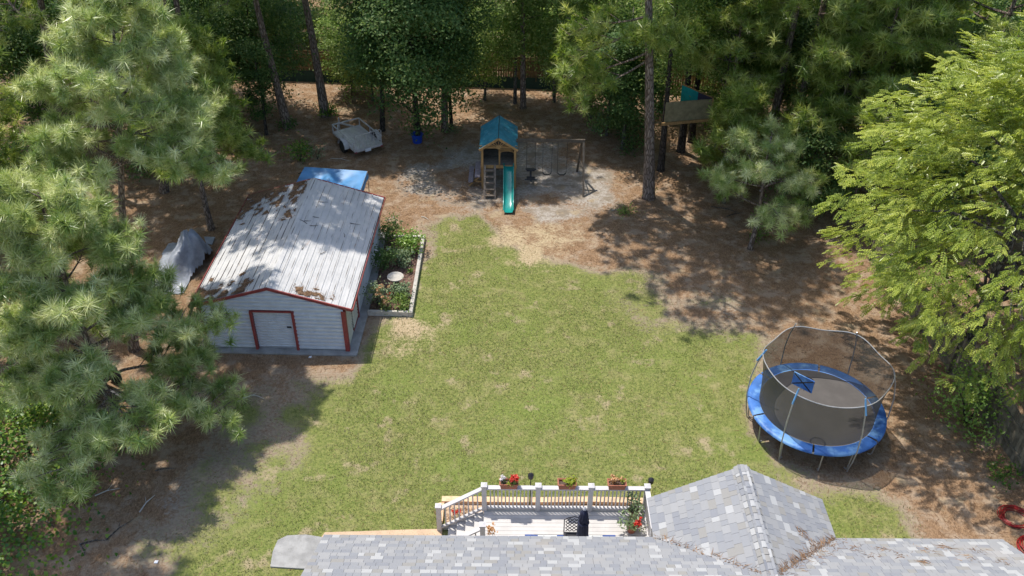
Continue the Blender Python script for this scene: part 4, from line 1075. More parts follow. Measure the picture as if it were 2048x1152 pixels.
gl_ = thing('glider_swing', 'dark two seat glider swing hanging from the beam next to the playset', 'swing', (.85, 37.95, .30))
for sx in (-.20, .20):
    MB().tube([(sx, 0, 1.87), (sx, -.10, .45)], .009, 4).build('chain', M['black_metal'], gl_)
MB().box((0, -.42, .20), (.40, .26, .06)).build('seat', M['black_metal'], gl_, bevel=.02); MB().box((0, .42, .20), (.40, .26, .06)).build('seat', M['black_metal'], gl_, bevel=.02)
MB().tube([(-.25, -.10, .52), (-.12, -.10, .44), (.12, -.10, .44), (.25, -.10, .52)], .028, 6).build('handlebar', M['black_metal'], gl_)
MB().tube([(0, -.55, .12), (0, -.1, .22), (0, .5, .12)], .045, 6).build('body', M['slate_board'], gl_)
MB().tube([(0, -.1, .20), (0, -.1, .46)], .05, 6).build('neck', M['black_metal'], gl_)
MB().bar((-.28, -.30, .06), (.28, -.30, .06), .06, .04).build('footrest', M['slate_board'], gl_)
for xa, lab in ((1.62, 'belt swing on two thin ropes beside the glider'), (2.32, 'belt swing on two thin ropes nearest the A-frame leg')):
    sw = thing('belt_swing', lab, 'swing', (xa, 37.95, .45), 0, 'belt swings under the beam')
    for sx in (-.22, .22): MB().tube([(sx, 0, 1.72), (sx*.95, rnd.uniform(-.03, .03), .12)], .008, 4).build('rope', M['black_metal'], sw)
    MB().add([(-.21, -.07, .12), (-.10, -.07, .01), (.10, -.07, .01), (.21, -.07, .12), (-.21, .07, .12), (-.10, .07, .01), (.10, .07, .01), (.21, .07, .12)], [(0, 1, 5, 4), (1, 2, 6, 5), (2, 3, 7, 6)]).build('seat', M['black_metal'], sw)

# ------------------------------------------------------------------ utility trailer
p_rl, p_rr, p_lf = at(710, 303, .42), at(764, 288, .42), at(670, 268, .42)
ux = (p_rr - p_rl); TW = ux.length; ang = math.atan2(ux.y, ux.x)
TRL = thing('utility_trailer', 'silver open utility trailer with raised mesh tail gate parked on the brown ground', 'trailer', ((p_rl + p_rr)/2)*1.0, ang)
TRL.location.z = 0; TW = 1.50; TL_ = 2.55; G_ = M['grey_steel']
for k in range(8): MB().box((-TW/2 + .094 + k*.1875, TL_/2, .44), (.178, TL_ - .06, .03)).build('bed_plank', M['galv'] if k % 3 else M['grey_steel'], TRL)
for sx in (-1, 1):
    MB().bar((sx*TW/2, 0, .42), (sx*TW/2, TL_, .42), .05, .10).build('side_beam', G_, TRL)
    MB().bar((sx*TW/2, 0, .86), (sx*TW/2, TL_, .86), .05, .05).build('side_rail', G_, TRL)
    for t in (.03, .5, .985): MB().bar((sx*TW/2, t*TL_, .42), (sx*TW/2, t*TL_, .86), .045, .045, up=(1, 0, 0)).build('side_post', G_, TRL)
MB().bar((-TW/2, TL_, .86), (TW/2, TL_, .86), .05, .05).build('side_rail', G_, TRL)
MB().bar((-TW/2, TL_, .42), (TW/2, TL_, .42), .05, .10).build('side_beam', G_, TRL)
MB().bar((-TW/2, 0, .40), (TW/2, 0, .40), .05, .12).build('rear_beam', G_, TRL)
gt = MB().tube([(-TW/2 + .05, -.03, .46), (-TW/2 + .05, -.10, 1.22), (-TW/2 + .12, -.105, 1.28), (TW/2 - .12, -.105, 1.28), (TW/2 - .05, -.10, 1.22), (TW/2 - .05, -.03, .46)], .02, 6).build('tail_gate', G_, TRL)
for k in range(1, 7): x = -TW/2 + .05 + k*(TW - .1)/7; MB().tube([(x, -.03, .46), (x, -.105, 1.28)], .012, 5).build('gate_bar', G_, gt)
for k in range(1, 6): z = .46 + k*.135; MB().tube([(-TW/2 + .05, -.03 - .075*k/6, z), (TW/2 - .05, -.03 - .075*k/6, z)], .008, 4).build('gate_bar', G_, gt)
def wheel(parent, c, r, w, ax, tm, rm):
    R_ = Vector((0, 0, 1)).rotation_difference(Vector(ax)).to_matrix().to_4x4()
    T = MB().lathe([(r*.60, -w*.5), (r*.92, -w*.5), (r, -w*.3), (r, w*.3), (r*.92, w*.5), (r*.60, w*.5)], 20).build('wheel', tm, parent)
    T.matrix_local = Matrix.Translation(c) @ R_
    MB().lathe([(.03, w*.30), (r*.16, w*.34), (r*.20, w*.22), (r*.46, w*.20), (r*.58, w*.44), (r*.62, w*.46), (r*.62, -w*.46)], 18).build('rim', rm, T)
for sx in (-1, 1):
    wheel(TRL, Vector((sx*(TW/2 + .16), 1.0, .32)), .32, .19, (sx, 0, 0), M['rubber'], M['galv'])
    b = MB(); n = 10; vs = []
    for k in range(n + 1):
        t = PI*k/n
        for xx in (sx*(TW/2 + .04), sx*(TW/2 + .28)): vs.append((xx, 1.0 + .42*math.cos(t), .34 + .40*math.sin(t)))
    b.add(vs, [(2*k, 2*k+1, 2*k+3, 2*k+2) for k in range(n)]).build('fender', G_, TRL)
    MB().box((sx*(TW/2 - .03), -.04, .34), (.12, .03, .07)).build('tail_lamp', M['red_trim'], TRL)
MB().box((-.05, -.045, .34), (.32, .012, .16)).build('licence_plate', M['plate'], TRL)
MB().bar((-.5, TL_, .42), (0, TL_ + .95, .42), .07, .08).build('tow_bar', G_, TRL); MB().bar((.5, TL_, .42), (0, TL_ + .95, .42), .07, .08).build('tow_bar', G_, TRL)
MB().tube([(0, TL_ + .85, 0), (0, TL_ + .85, .75)], .03, 6).build('jack_stand', G_, TRL)

# ------------------------------------------------------------------ blue tarp canopy behind the shed
CN = thing('tarp_canopy', 'blue tarp canopy on poles behind the shed', 'canopy', (-7.9, 35.3, 0))
C4 = [Vector((-9.35, 36.05, 1.80)), Vector((-6.50, 35.72, 1.78)), Vector((-6.66, 33.75, 1.55)), Vector((-9.6, 34.0, 1.62))]
n = 22; vs = []
for j in range(n + 1):
    for i in range(n + 1):
        u, v = i/n, j/n; p = C4[0].lerp(C4[1], u).lerp(C4[3].lerp(C4[2], u), v)
        p.z += -.16*math.sin(PI*u)*math.sin(PI*v) + .13*math.exp(-((u - .36 - v*.25)/.08)**2)*math.sin(PI*v)**.5 - .04*math.sin(u*17 + v*9)*math.sin(PI*u)*math.sin(PI*v)
        vs.append(p)
MB().add(vs, [(j*(n+1) + i, j*(n+1) + i + 1, (j+1)*(n+1) + i + 1, (j+1)*(n+1) + i)[::-1] for j in range(n) for i in range(n)]).build('tarp', M['blue_tarp'], CN, smooth=True, org=CN)
b = MB(); vs = []
for k in range(11):
    p = C4[1].lerp(C4[2], k/10); vs += [p, p + Vector((.05 + .015*math.sin(k*1.7), 0, -.26))]
b.add(vs, [(2*k, 2*k+1, 2*k+3, 2*k+2) for k in range(10)]).build('tarp_flap', M['blue_tarp'], CN, org=CN)
for p in C4: MB().tube([(p.x, p.y, 0), p - Vector((0, 0, .01))], .022, 6).build('pole', M['wood_tan'], CN, org=CN)
for i in range(4): MB().tube([C4[i] - Vector((0, 0, .03)), C4[(i+1) % 4] - Vector((0, 0, .03))], .018, 6).build('top_pole', M['galv'], CN, org=CN)

# ------------------------------------------------------------------ grey tarp thrown over a heap
GT = thing('tarp_covered_pile', 'crumpled grey tarp draped over a heap left of the shed', 'tarp', (-13.15, 30.4, 0))
n1, n2 = 46, 46; vs = []; keep_ = {}
pk = [(-13.25, 31.0, 1.35, .72), (-13.5, 30.2, .80, .65), (-12.75, 31.0, .55, .5), (-13.75, 29.6, .30, .5)]
outl = gp([(325, 572), (332, 540), (345, 505), (362, 475), (385, 462), (402, 478), (418, 492), (426, 508), (422, 520), (400, 536), (385, 550), (378, 568), (352, 574)])
for j in range(n2):
    for i in range(n1):
        x = -14.7 + 2.9*i/(n1-1); y = 28.7 + 3.7*j/(n2-1)
        z = .03 + sum(h*math.exp(-((x - a)**2 + (y - b_)**2)/(2*(s_*.55)**2)) for a, b_, h, s_ in pk)
        a_ = math.atan2(y - 31.0, x + 13.3); z += .10*math.sin(a_*11 + 2*math.sin(y*3))*min(1, z*1.4) + .025*math.sin(x*9 + y*6) + rnd.uniform(-.012, .012)
        vs.append((x, y, max(.02, z)))
oc = np.mean(outl, 0); outl = [tuple(oc + (np.array(q) - oc)*1.22 + np.array((-.12, -.28))) for q in outl]
ok = in_poly(np.array([v[0] for v in vs]), np.array([v[1] for v in vs]), outl)
fs = [(j*n1 + i, j*n1 + i + 1, (j+1)*n1 + i + 1, (j+1)*n1 + i) for j in range(n2-1) for i in range(n1-1) if ok[j*n1 + i] or ok[(j+1)*n1 + i + 1]]
MB().add(vs, fs).build('tarp', M['grey_tarp'], GT, smooth=True, org=GT)
MB().slab([at(408, 473, .1), at(430, 474, .12), at(424, 489, .05), at(412, 486, .06)], .03).build('tarp_corner', M['grey_tarp'], GT, org=GT)

# ------------------------------------------------------------------ blue tub by the tree, dark cart under the pine, hoses
tub = thing('blue_tub', 'bright blue plastic tub at the foot of the dark tree behind the playset', 'tub', at(835, 284), .3)
MB().lathe([(.24, 0), (.29, .42), (.32, .44), (.32, .47), (.28, .47), (.25, .08)], 18).build('tub_body', M['blue_plastic'], tub)
MB().tube([(-.30, 0, .44), (-.25, 0, .62), (0, 0, .70), (.25, 0, .62), (.30, 0, .44)], .012, 5).build('handle', M['black_metal'], tub)
CT = thing('garden_cart', 'black steel cart with a white wheel half hidden under the near pine', 'cart', at(165, 815), math.radians(-28))
B_ = M['dark_body']
MB().slab([(-1.5, .15, .78), (.5, .15, .78), (.5, 1.3, .78), (-1.5, 1.3, .78)], .02).build('bed', B_, CT)
for a, b in (((-1.5, .15), (.5, .15)), ((.5, .15), (.5, 1.3)), ((.5, 1.3), (-1.5, 1.3)), ((-1.5, 1.3), (-1.5, .15))): MB().bar((*a, .86), (*b, .86), .03, .30).build('side_panel', B_, CT)
MB().bar((-1.5, .7, .6), (.5, .7, .6), .1, .12).build('frame', B_, CT)
MB().bar((-1.1, .16, 1.04), (-.15, .13, 1.04), .05, .04).build('wood_strip', M['wood_border'], CT)
wheel(CT, Vector((0, 0, .30)), .30, .16, (0, -1, 0), M['rubber'], M['rim_white'])
wheel(CT, Vector((0, 1.45, .30)), .30, .16, (0, 1, 0), M['rubber'], M['rim_white'])
MB().bar((.5, .7, .55), (1.7, .7, .3), .07, .07).build('tow_bar', B_, CT)
def hose(name, label, c, r, loops, seed):
    rr = random.Random(seed); o = thing(name, label, 'hose', c, 0, 'red hoses on the ground at the right edge')
    pts = []; N_ = loops*26
    for k in range(N_):
        t = 2*PI*k/26; q = r*(1 + .13*math.sin(k*.047 + seed) + .05*math.sin(k*.13 + seed) + .03*math.sin(k*.41)); pts.append((q*math.cos(t) + .05*math.sin(k*.07), q*math.sin(t)*.92 + .05*math.cos(k*.05), .02 + .035*(k/26 % 3)*.6 + .02*math.sin(k*.9)**2))
    MB().tube(pts, .0115, 5).build('hose_coil', M['hose'], o, smooth=True)
hose('coiled_hose', 'dark red coiled hose on the ground, upper of the two at the right edge', at(2030, 1037), .40, 8, 1)
hose('coiled_hose', 'bright red coiled hose beside the house roof corner at the right edge', at(2068, 1096), .42, 7, 4)

# ------------------------------------------------------------------ treehouse
FL_, FR_, BK_ = Vector((7.10, 39.15, 2.6)), Vector((9.40, 39.62, 2.6)), Vector((8.15, 41.05, 2.6))
TH = thing('treehouse', 'triangular plywood treehouse with a teal inner wall between the trunks right of the swings', 'treehouse', (8.2, 39.9, 0))
MB().slab([FL_, FR_, BK_], .05).build('floor', M['olive_board'], TH, org=TH)
fd = (FR_ - FL_).normalized()
MB().bar(FL_ + fd*.02 + Vector((0, 0, .55)), FR_ - fd*.06 + Vector((0, 0, .55)), .035, .98).build('front_wall', M['olive_board'], TH, org=TH)
MB().bar(FL_ - fd*.1 + Vector((0, -.06, -.02)), FR_ + fd*.55 + Vector((0, -.06, .0)), .06, .14).build('front_beam', M['wood_play'], TH, org=TH)
MB().bar(FR_ + Vector((-.02, -.04, .52)), FR_ + Vector((-.02, -.04, 1.06)), .06, .06).build('corner_post', M['wood_play'], TH, org=TH)
bd = (BK_ - FR_); m1 = FR_ + bd*.48
MB().bar(m1 + Vector((0, 0, .58)), BK_ + Vector((0, 0, .58)), .03, 1.10).build('teal_wall', M['teal_board'], TH, org=TH)
MB().bar(FR_ + bd*.04 + Vector((0, 0, .55)), m1 - bd*.01 + Vector((0, 0, .55)), .03, 1.02).build('purple_wall', M['purple_board'], TH, org=TH)
MB().bar(FR_ + Vector((0, 0, 1.09)), BK_ + Vector((0, 0, 1.15)), .06, .05).build('wall_cap', M['wood_play'], TH, org=TH)

# ------------------------------------------------------------------ fences
def fence(name, label, a, b, h, span, m, board_w, as_stuff, rails, parent_h=0):
    a, b = Vector((*a, 0)), Vector((*b, 0)); L = (b - a).length; d = (b - a).normalized(); n_ = Vector((d.y, -d.x, 0))
    o = thing(name, label, 'fence', a)
    ns = int(L/span)
    for k in range(ns + 1):
        p = a + d*(k*span) + n_*.06; MB().box((p.x, p.y, h/2 + .02), (.10, .10, h + .04), Matrix.Rotation(math.atan2(d.y, d.x), 3, 'Z')).build('post', m, o, org=o)
    for k in range(ns):
        p, q = a + d*(k*span), a + d*((k+1)*span)
        for z in rails: MB().bar(p + n_*.045 + d*.05 + Vector((0, 0, z)), q + n_*.045 - d*.05 + Vector((0, 0, z)), .04, .09).build('rail', m, o, org=o)
        nb = int(span/(board_w + .012)); mb = MB()
        for i in range(nb):
            t = p + d*((i + .5)*span/nb); hh = h*rnd.uniform(.96, 1.0); tl = rnd.uniform(-.012, .012)
            bx = mb if as_stuff else MB()
            bx.bar((t.x, t.y, .04), (t.x + d.x*tl, t.y + d.y*tl, hh), .018, board_w, up=tuple(d))
            if not as_stuff: bx.build('board', m, o, org=o)
        if as_stuff: mb.build('pickets', m, o, org=o, kind='stuff')
    return o
fence('picket_fence', 'brown wooden picket fence across the back of the yard under the trees', (-26, 51.2), (22, 48.1), 1.85, 2.4, M['wood_fence'], .125, True, (.35, 1.0, 1.62))
fence('board_fence', 'old grey board fence along the right edge under the bright green tree', (15.05, 31.5), (16.25, 13.0), 1.7, 2.4, M['wood_fence_dark'], .135, False, (.45, 1.25))
sf = thing('ground_barrier', 'dark green barrier cloth along the foot of the back picket fence', 'barrier', (-9, 49.9, 0))
MB().slab([(-16, 50.3, .0), (4.5, 49.0, .0), (4.5, 49.15, .62), (-16, 50.45, .62)], .02).build('barrier_cloth', M['silt'], sf, org=sf)
for k in range(9): MB().box((-15.5 + k*2.4, 50.32 - k*.152 + .06, .33), (.04, .03, .66)).build('stake', M['wood_fence'], sf, org=sf)

# ------------------------------------------------------------------ trees
def copy_tree(src, loc, rz, sc, label=None, group=None):
    c = src.copy(); COL.objects.link(c); c.location = loc; c.rotation_euler = (0, 0, rz); c.scale = (sc, sc, sc)
    if label: c['label'] = label
    if group: c['group'] = group
    for ch in list(src.children):
        d_ = ch.copy(); COL.objects.link(d_); d_.parent = c
        for g in list(ch.children):
            e_ = g.copy(); COL.objects.link(e_); e_.parent = d_
    return c
def trunk_path(h, lean, wob, rg, n=9):
    a, b = rg.uniform(0, 6), rg.uniform(0, 6)
    return [Vector((lean[0]*t + wob*math.sin(t*5 + a) - wob*math.sin(a), lean[1]*t + wob*math.sin(t*4 + b) - wob*math.sin(b), h*t)) for t in [i/(n-1) for i in range(n)]]
def path_at(P, t):
    t = max(0, min(.9999, t))*(len(P) - 1); i = int(t); return P[i].lerp(P[i+1], t - i)
def build_trunk(o, P, r0, r1, bark, n=10):
    Q = [P[0] - Vector((0, 0, .15)), P[0] + Vector((0, 0, .12))] + P[1:]
    rs = [r0*1.45, r0*1.12] + [r0 + (r1 - r0)*(i/(len(P)-1))**.9 for i in range(1, len(P))]
    return MB().tube(Q, rs, n).build('trunk', bark, o, smooth=True)

def set_tint(me, vals):
    at_ = me.attributes.new('tint', 'FLOAT', 'POINT'); at_.data.foreach_set('value', np.asarray(vals, np.float32))
def pine(name, label, base, h, cb, rad, nl, side=6, along=4, near=False, seed=1, lean=(0, 0), tr=.17, asym=None, group=None, objs=0, bark='bark_pine', rise=.25, droop=.22, limbs=None, sc=1.0, top_r=.03, jit=.16, fullness=1.0):
    rg = random.Random(seed); ng = np.random.default_rng(seed)
    o = thing(name, label, 'tree', base, 0, group)
    P = trunk_path(h, lean, tr*.5, rg); build_trunk(o, P, tr, top_r, M[bark])
    T = []; Dr = []
    specs = []
    for i in range(nl):
        f = (i + .5)/nl; z = (cb + (h - cb)*f)/h
        L = rad*(1 - .75*f**1.7)*rg.uniform(.75, 1.12); az = i*2.399 + rg.uniform(-.4, .4)
        if asym: L *= asym(az, f)
        specs.append((z, az, max(.5, L), rise + .35*f, droop*(1 - f)))
    for (z, az, L, up) in (limbs or []): specs.append((z, az, L, up, .1))
    for z, az, L, rs_, dr in specs:
        s0 = path_at(P, z); dv = Vector((math.cos(az), math.sin(az), 0))
        pts = [s0 + dv*(L*t) + Vector((0, 0, L*(rs_*t - dr*t*t) + .04*L*math.sin(t*6 + az))) + Vector((-dv.y, dv.x, 0))*(.07*L*math.sin(t*4 + az*3)) for t in (0, .2, .4, .6, .8, 1)]
        r0 = max(.02, min(tr*.45, L*.016)); mb = MB().tube(pts, [r0, r0*.85, r0*.7, r0*.5, r0*.35, .008], 6 if near else 4, cap=False)
        out = (pts[-1] - pts[-2]).normalized()
        for k in range(along):
            t = .45 + .55*(k + 1)/along; T.append(path_at(pts, t) + Vector([rg.gauss(0, jit*.6) for _ in range(3)])); Dr.append(out*.55 + Vector((0, 0, .8)))
        for k in range(side):
            t = .28 + .68*(k + rg.uniform(.2, .8))/side; q = path_at(pts, t); sg = 1 if k % 2 else -1
            sd = (dv*rg.uniform(.5, .9) + Vector((-dv.y, dv.x, 0))*sg*rg.uniform(.5, 1.) + Vector((0, 0, rg.uniform(-.12, .35)))).normalized()
            l2 = L*rg.uniform(.24, .50)*(1.25 - t)*fullness + .25
            e = q + sd*l2; mb.tube([q, q.lerp(e, .5) + Vector((0, 0, .04)), e], [r0*.4, r0*.3, .005], 4, cap=False)
            nt = max(2, int(l2/.21)) if near else max(2, int(l2/.33))
            for u in range(nt):
                c = q.lerp(e, .35 + .65*(u + 1)/nt) + Vector([rg.gauss(0, jit) for _ in range(3)])
                T.append(c); Dr.append(sd*.6 + Vector((0, 0, .75)))
        mb.build('branch', M[bark], o)
    T = np.array([tuple(t) for t in T]); Dr = np.array([tuple(d) for d in Dr]) + ng.normal(0, .33, (len(T), 3))
    X, Y, Z = frames(Dr, ng); s_ = ng.uniform(.75, 1.2, len(T))*sc
    TU = TUFT_NEAR if near else TUFT_FAR; mm = M['needle_mass' if near else 'needle_far']; tn = ng.uniform(0, 1, len(T))
    vi = ng.integers(0, len(TU), len(T))
    order = np.argsort(np.linalg.norm(T + np.array(base) - np.array((0, 0, CAMH)), axis=1))
    single = set(order[:objs].tolist()) if objs else set()
    for i in single:
        q = link_mesh('needle_tuft', TUFT_ME[vi[i]], o)
        R_ = Matrix((X[i], Y[i], Z[i])).transposed().to_4x4(); q.matrix_local = Matrix.Translation(T[i]) @ R_ @ Matrix.Scale(float(s_[i]), 4)
    parts = []; tints = []
    for v in range(len(TU)):
        m_ = np.array([j for j in range(len(T)) if vi[j] == v and j not in single], int)
        if len(m_): parts.append(scatter(TU[v][0], TU[v][1], T[m_], X[m_], Y[m_], Z[m_], s_[m_])); tints.append(np.repeat(tn[m_], len(TU[v][0])))
    if parts:
        V, F = join_np(parts); me = np_mesh('needles', V, F, mm); set_tint(me, np.concatenate(tints)); link_mesh('needles', me, o, 'stuff')
    return o
TUFT_ME = [np_mesh('needle_tuft', v, f, M['needle_near']) for v, f in TUFT_NEAR]

def broadleaf(name, label, base, h, cb, r, n, size, m, seed, tr=.14, clumps=40, lean=(0, 0), group=None, bark='bark_grey', cat='tree', limbs=6, tight=.15, tmpl=LEAF, up=.85, shell=.45, cz=None):
    n = int(n*1.5); size *= .84; clumps = int(clumps*1.5)
    rg = random.Random(seed); ng = np.random.default_rng(seed)
    o = thing(name, label, cat, base, 0, group)
    P = trunk_path(h*.86, lean, tr*.4, rg, 7); build_trunk(o, P, tr, tr*.2, M[bark], 8)
    c = np.array([lean[0]*.6, lean[1]*.6, (cb + h)/2]); rr = np.array([r, r, (h - cb)/2])
    u = ng.normal(size=(clumps, 3)); u /= np.linalg.norm(u, axis=1, keepdims=True)
    cc = u*(ng.uniform(0, 1, (clumps, 1))**shell)*ng.uniform(.8, 1.12, (clumps, 1))
    idx = ng.integers(0, clumps, n); Pn = cc[idx] + ng.normal(0, 1, (n, 3))*np.array([tight*1.25, tight*1.25, tight*.38]); Pn[:, 2] -= .35*((Pn[:, :2] - cc[idx][:, :2])**2).sum(1)
    D = u[idx]*.5 + ng.normal(0, .55, (n, 3)); D[:, 2] += up; D /= np.linalg.norm(D, axis=1, keepdims=True)
    Yd = np.cross(D, ng.normal(size=(n, 3))); Yd[:, 2] -= .25; Yd -= D*np.sum(Yd*D, axis=1, keepdims=True); Yd /= np.linalg.norm(Yd, axis=1, keepdims=True)
    PP = c + Pn*rr; PP[:, 2] = np.maximum(PP[:, 2], .05)
    V, F = scatter(tmpl[0], tmpl[1], PP, np.cross(Yd, D), Yd, D, ng.uniform(.7, 1.3, n)*size)
    link_mesh('crown', np_mesh('crown', V, F, m), o, 'stuff')
    for k in range(limbs):
        q = c + cc[k]*rr; s0 = path_at(P, max(.12, min(.9, (q[2] - r*.6)/(h*.86)))); e = Vector(q)
        MB().tube([s0, s0.lerp(e, .5) + Vector((0, 0, .08*r)), e], [tr*.42, tr*.28, .012], 5, cap=False).build('limb', M[bark], o)
    return o

# --- pines on the left
w_ = lambda c0, k: (lambda az, f: 1 + k*math.cos(az - c0))
pine('pine_tree', 'nearest long needled pine whose boughs hang in front of the shed corner', (-12.5, 20.7, 0), 8.9, 1.4, 3.5, 31, 17, 7, True, 21, (-.1, .2), .16, lambda az, f: (1 + .16*math.cos(az + .5))*(1 - .22*(f > .38)), objs=300, droop=.36, jit=.12)
pine('pine_tree', 'tall long needled pine whose crown fills the upper left corner', (-13.7, 25.3, 0), 12.6, 7.4, 3.1, 27, 14, 6, True, 33, (2.1, .2), .18, w_(0.2, .10), objs=300, droop=.30, jit=.12)
pine('pine_tree', 'shaded pine between the upper left pine and the back of the shed', (-13.2, 33.6, 0), 8.8, 3.3, 2.3, 24, 14, 5, False, 34, (.2, 0), .14)
pine('pine_tree', 'leaning tall pine behind the upper left pine, its crown over the shed roof', (-16.3, 36.9, 0), 18.5, 12.0, 4.0, 28, 12, 5, False, 35, (4.6, -2.2), .2, None, droop=.2)
pine('pine_tree', 'pine on the left edge behind the near pine', (-20.3, 27.5, 0), 12.5, 2.8, 4.0, 34, 14, 5, False, 37, (.3, .2), .19, w_(0, .1))
pine('pine_tree', 'tall pine at the lower left edge above the vine mound', (-15.6, 18.2, 0), 16.0, 9.8, 3.6, 28, 9, 4, False, 39, (.1, .2), .2, w_(0, .1))
pine('pine_tree', 'thick trunked pine seen through the gap between the two near pines', (-21.3, 38.3, 0), 18, 7.0, 4.6, 32, 12, 5, False, 40, (2.4, .2), .24)
pine('pine_tree', 'tall pine close behind the right side of the upper left pine', (-15.6, 41.4, 0), 17.5, 9.6, 4.4, 28, 12, 5, False, 44, (.5, 0), .2)
pine('pine_tree', 'pine with a bare trunk behind the shed, left of the open trailer', (-12.0, 43.9, 0), 14.5, 7.0, 4.2, 30, 9, 5, False, 41, (-.6, -.6), .24, w_(2.9, .2), sc=1.0)
pine('pine_tree', 'tall straight pine trunk wrapped in ivy at the foot, behind the open trailer', (-10.25, 45.4, 0), 17, 8.6, 4.2, 30, 11, 5, False, 43, (-1.1, .2), .25)
# --- pines on the right
pine('pine_tree', 'tall pine with a thick reddish trunk between the swings and the treehouse', (6.33, 36.65, 0), 19.5, 10.4, 5.4, 36, 9, 4, False, 51, (-1.35, .2), .27, w_(-1.6, .15), limbs=[(.41, math.radians(-112), 1.8, .20), (.40, math.radians(-60), 1.9, .25), (.43, math.radians(-85), 2.1, .1), (.42, math.radians(-40), 2.0, .1), (.44, math.radians(176), 3.4, -.20), (.42, math.radians(192), 3.9, -.38), (.36, math.radians(184), 3.3, -.36), (.34, math.radians(195), 3.5, -.42)])
pine('pine_tree', 'left trunk of the twin pines behind the young pine', (12.45, 39.6, 0), 19.5, 11.0, 4.4, 24, 9, 4, False, 53, (.3, .3), .24, w_(-1.9, .25), limbs=[(.45, -1.9, 2.8, .0), (.47, -2.6, 2.8, .0), (.46, -.6, 2.8, 0), (.43, -2.9, 2.4, 0)])
pine('pine_tree', 'right trunk of the twin pines behind the young pine', (13.25, 39.4, 0), 19.5, 11.0, 4.2, 24, 9, 4, False, 55, (1.0, .2), .22, w_(-1.0, .25), limbs=[(.40, -.5, 3.0, .0), (.35, -.2, 3.0, -.1), (.44, -.2, 2.8, .1), (.46, -1.5, 2.8, .1), (.27, .0, 2.8, -.1)])
pine('young_pine', 'young pine leaning at the lawn edge in front of the twin pines', (10.15, 32.3, 0), 4.9, 1.5, 2.5, 12, 7, 5, True, 57, (.3, .7), .11, None, droop=.2, objs=220)
pine('pine_tree', 'bushy pine to the right of the twin trunks beside the bright green tree', (15.6, 36.2, 0), 10.6, 2.6, 3.6, 25, 14, 5, False, 59, (.1, 0), .17)
pine('pine_tree', 'bushy pine between the treehouse and the twin trunks', (10.4, 39.4, 0), 10.2, 4.4, 2.5, 24, 11, 5, False, 60, (-.2, .2), .14)
pine('pine_tree', 'full pine at the upper right, left of the top of the bright green tree', (17.0, 38.8, 0), 12.0, 4.6, 3.2, 26, 12, 5, False, 62, (-.4, -.2), .17)
pine('pine_tree', 'slim pine in the shade behind the treehouse', (10.9, 43.2, 0), 15, 6.4, 3.0, 22, 9, 5, False, 61, (.2, .2), .16)
pine('pine_tree', 'pine at the upper right corner above the bright green tree', (20.5, 37.0, 0), 13.5, 5.5, 4.4, 24, 12, 5, False, 63, (0, 0), .2)
pine('pine_tree', 'pine standing behind the sandy patch, left of the swing beam', (.55, 46.6, 0), 16.5, 8.4, 3.8, 30, 11, 5, False, 65, (.1, .1), .17)
pine('pine_tree', 'tall pine rising out of the dark trees behind the blue tub', (-3.6, 43.6, 0), 18.0, 10.6, 4.0, 30, 10, 4, False, 66, (.1, -.2), .19)
pine('young_pine', 'small bushy pine in front of the right end of the treehouse', (9.75, 36.2, 0), 5.4, 1.3, 1.6, 16, 9, 4, False, 68, (.1, .2), .08)
pine('pine_tree', 'half grown pine right of the twin trunks, behind the young pine', (14.3, 36.9, 0), 8.6, 2.4, 2.3, 20, 10, 4, False, 69, (.1, .1), .12)
# bare trunks that carry the treehouse
broadleaf('tree', 'trunk at the left front corner of the treehouse, right behind the tall pine', (7.25, 39.35, 0), 13, 3.9, 1.7, 5000, .16, M['leaf_mid'], 71, .17, 30, bark='bark_dark')
broadleaf('tree', 'dark trunk under the middle of the treehouse', (8.55, 41.4, 0), 12.5, 5.2, 2.2, 4500, .17, M['leaf_dark'], 73, .20, 30, bark='bark_dark')
broadleaf('tree', 'dark trunk behind the treehouse, right of the middle one', (9.25, 42.5, 0), 13, 6.0, 2.6, 4500, .17, M['leaf_mid'], 75, .18, 30, bark='bark_dark')
broadleaf('tree', 'slim trunk at the right corner of the treehouse', (9.85, 39.75, 0), 11, 4.0, 1.5, 3000, .15, M['leaf_mid'], 77, .08, 24)
# --- broadleaf trees in the yard
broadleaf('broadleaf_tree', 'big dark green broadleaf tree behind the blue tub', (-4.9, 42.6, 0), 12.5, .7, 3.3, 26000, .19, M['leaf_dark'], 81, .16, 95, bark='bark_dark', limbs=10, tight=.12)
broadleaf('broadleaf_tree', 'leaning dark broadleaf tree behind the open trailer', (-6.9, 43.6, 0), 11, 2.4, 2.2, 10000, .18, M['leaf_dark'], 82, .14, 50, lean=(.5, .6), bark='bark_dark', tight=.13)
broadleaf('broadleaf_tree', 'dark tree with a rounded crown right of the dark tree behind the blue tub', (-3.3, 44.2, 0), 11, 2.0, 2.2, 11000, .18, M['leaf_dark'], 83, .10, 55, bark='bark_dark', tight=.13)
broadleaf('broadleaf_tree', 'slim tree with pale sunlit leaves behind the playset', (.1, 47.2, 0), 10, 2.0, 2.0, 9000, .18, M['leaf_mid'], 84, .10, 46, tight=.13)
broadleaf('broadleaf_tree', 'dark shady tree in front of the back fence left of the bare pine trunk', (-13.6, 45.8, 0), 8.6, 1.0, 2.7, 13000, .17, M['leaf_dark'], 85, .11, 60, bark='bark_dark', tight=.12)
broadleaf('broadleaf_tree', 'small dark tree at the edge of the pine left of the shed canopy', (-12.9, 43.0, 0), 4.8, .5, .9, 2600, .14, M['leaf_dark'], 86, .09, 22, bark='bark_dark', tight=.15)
broadleaf('broadleaf_tree', 'dense green tree behind the A-frame end of the swings', (5.6, 41.6, 0), 8.5, .6, 2.1, 12000, .16, M['leaf_dark'], 87, .10, 60, tight=.12)
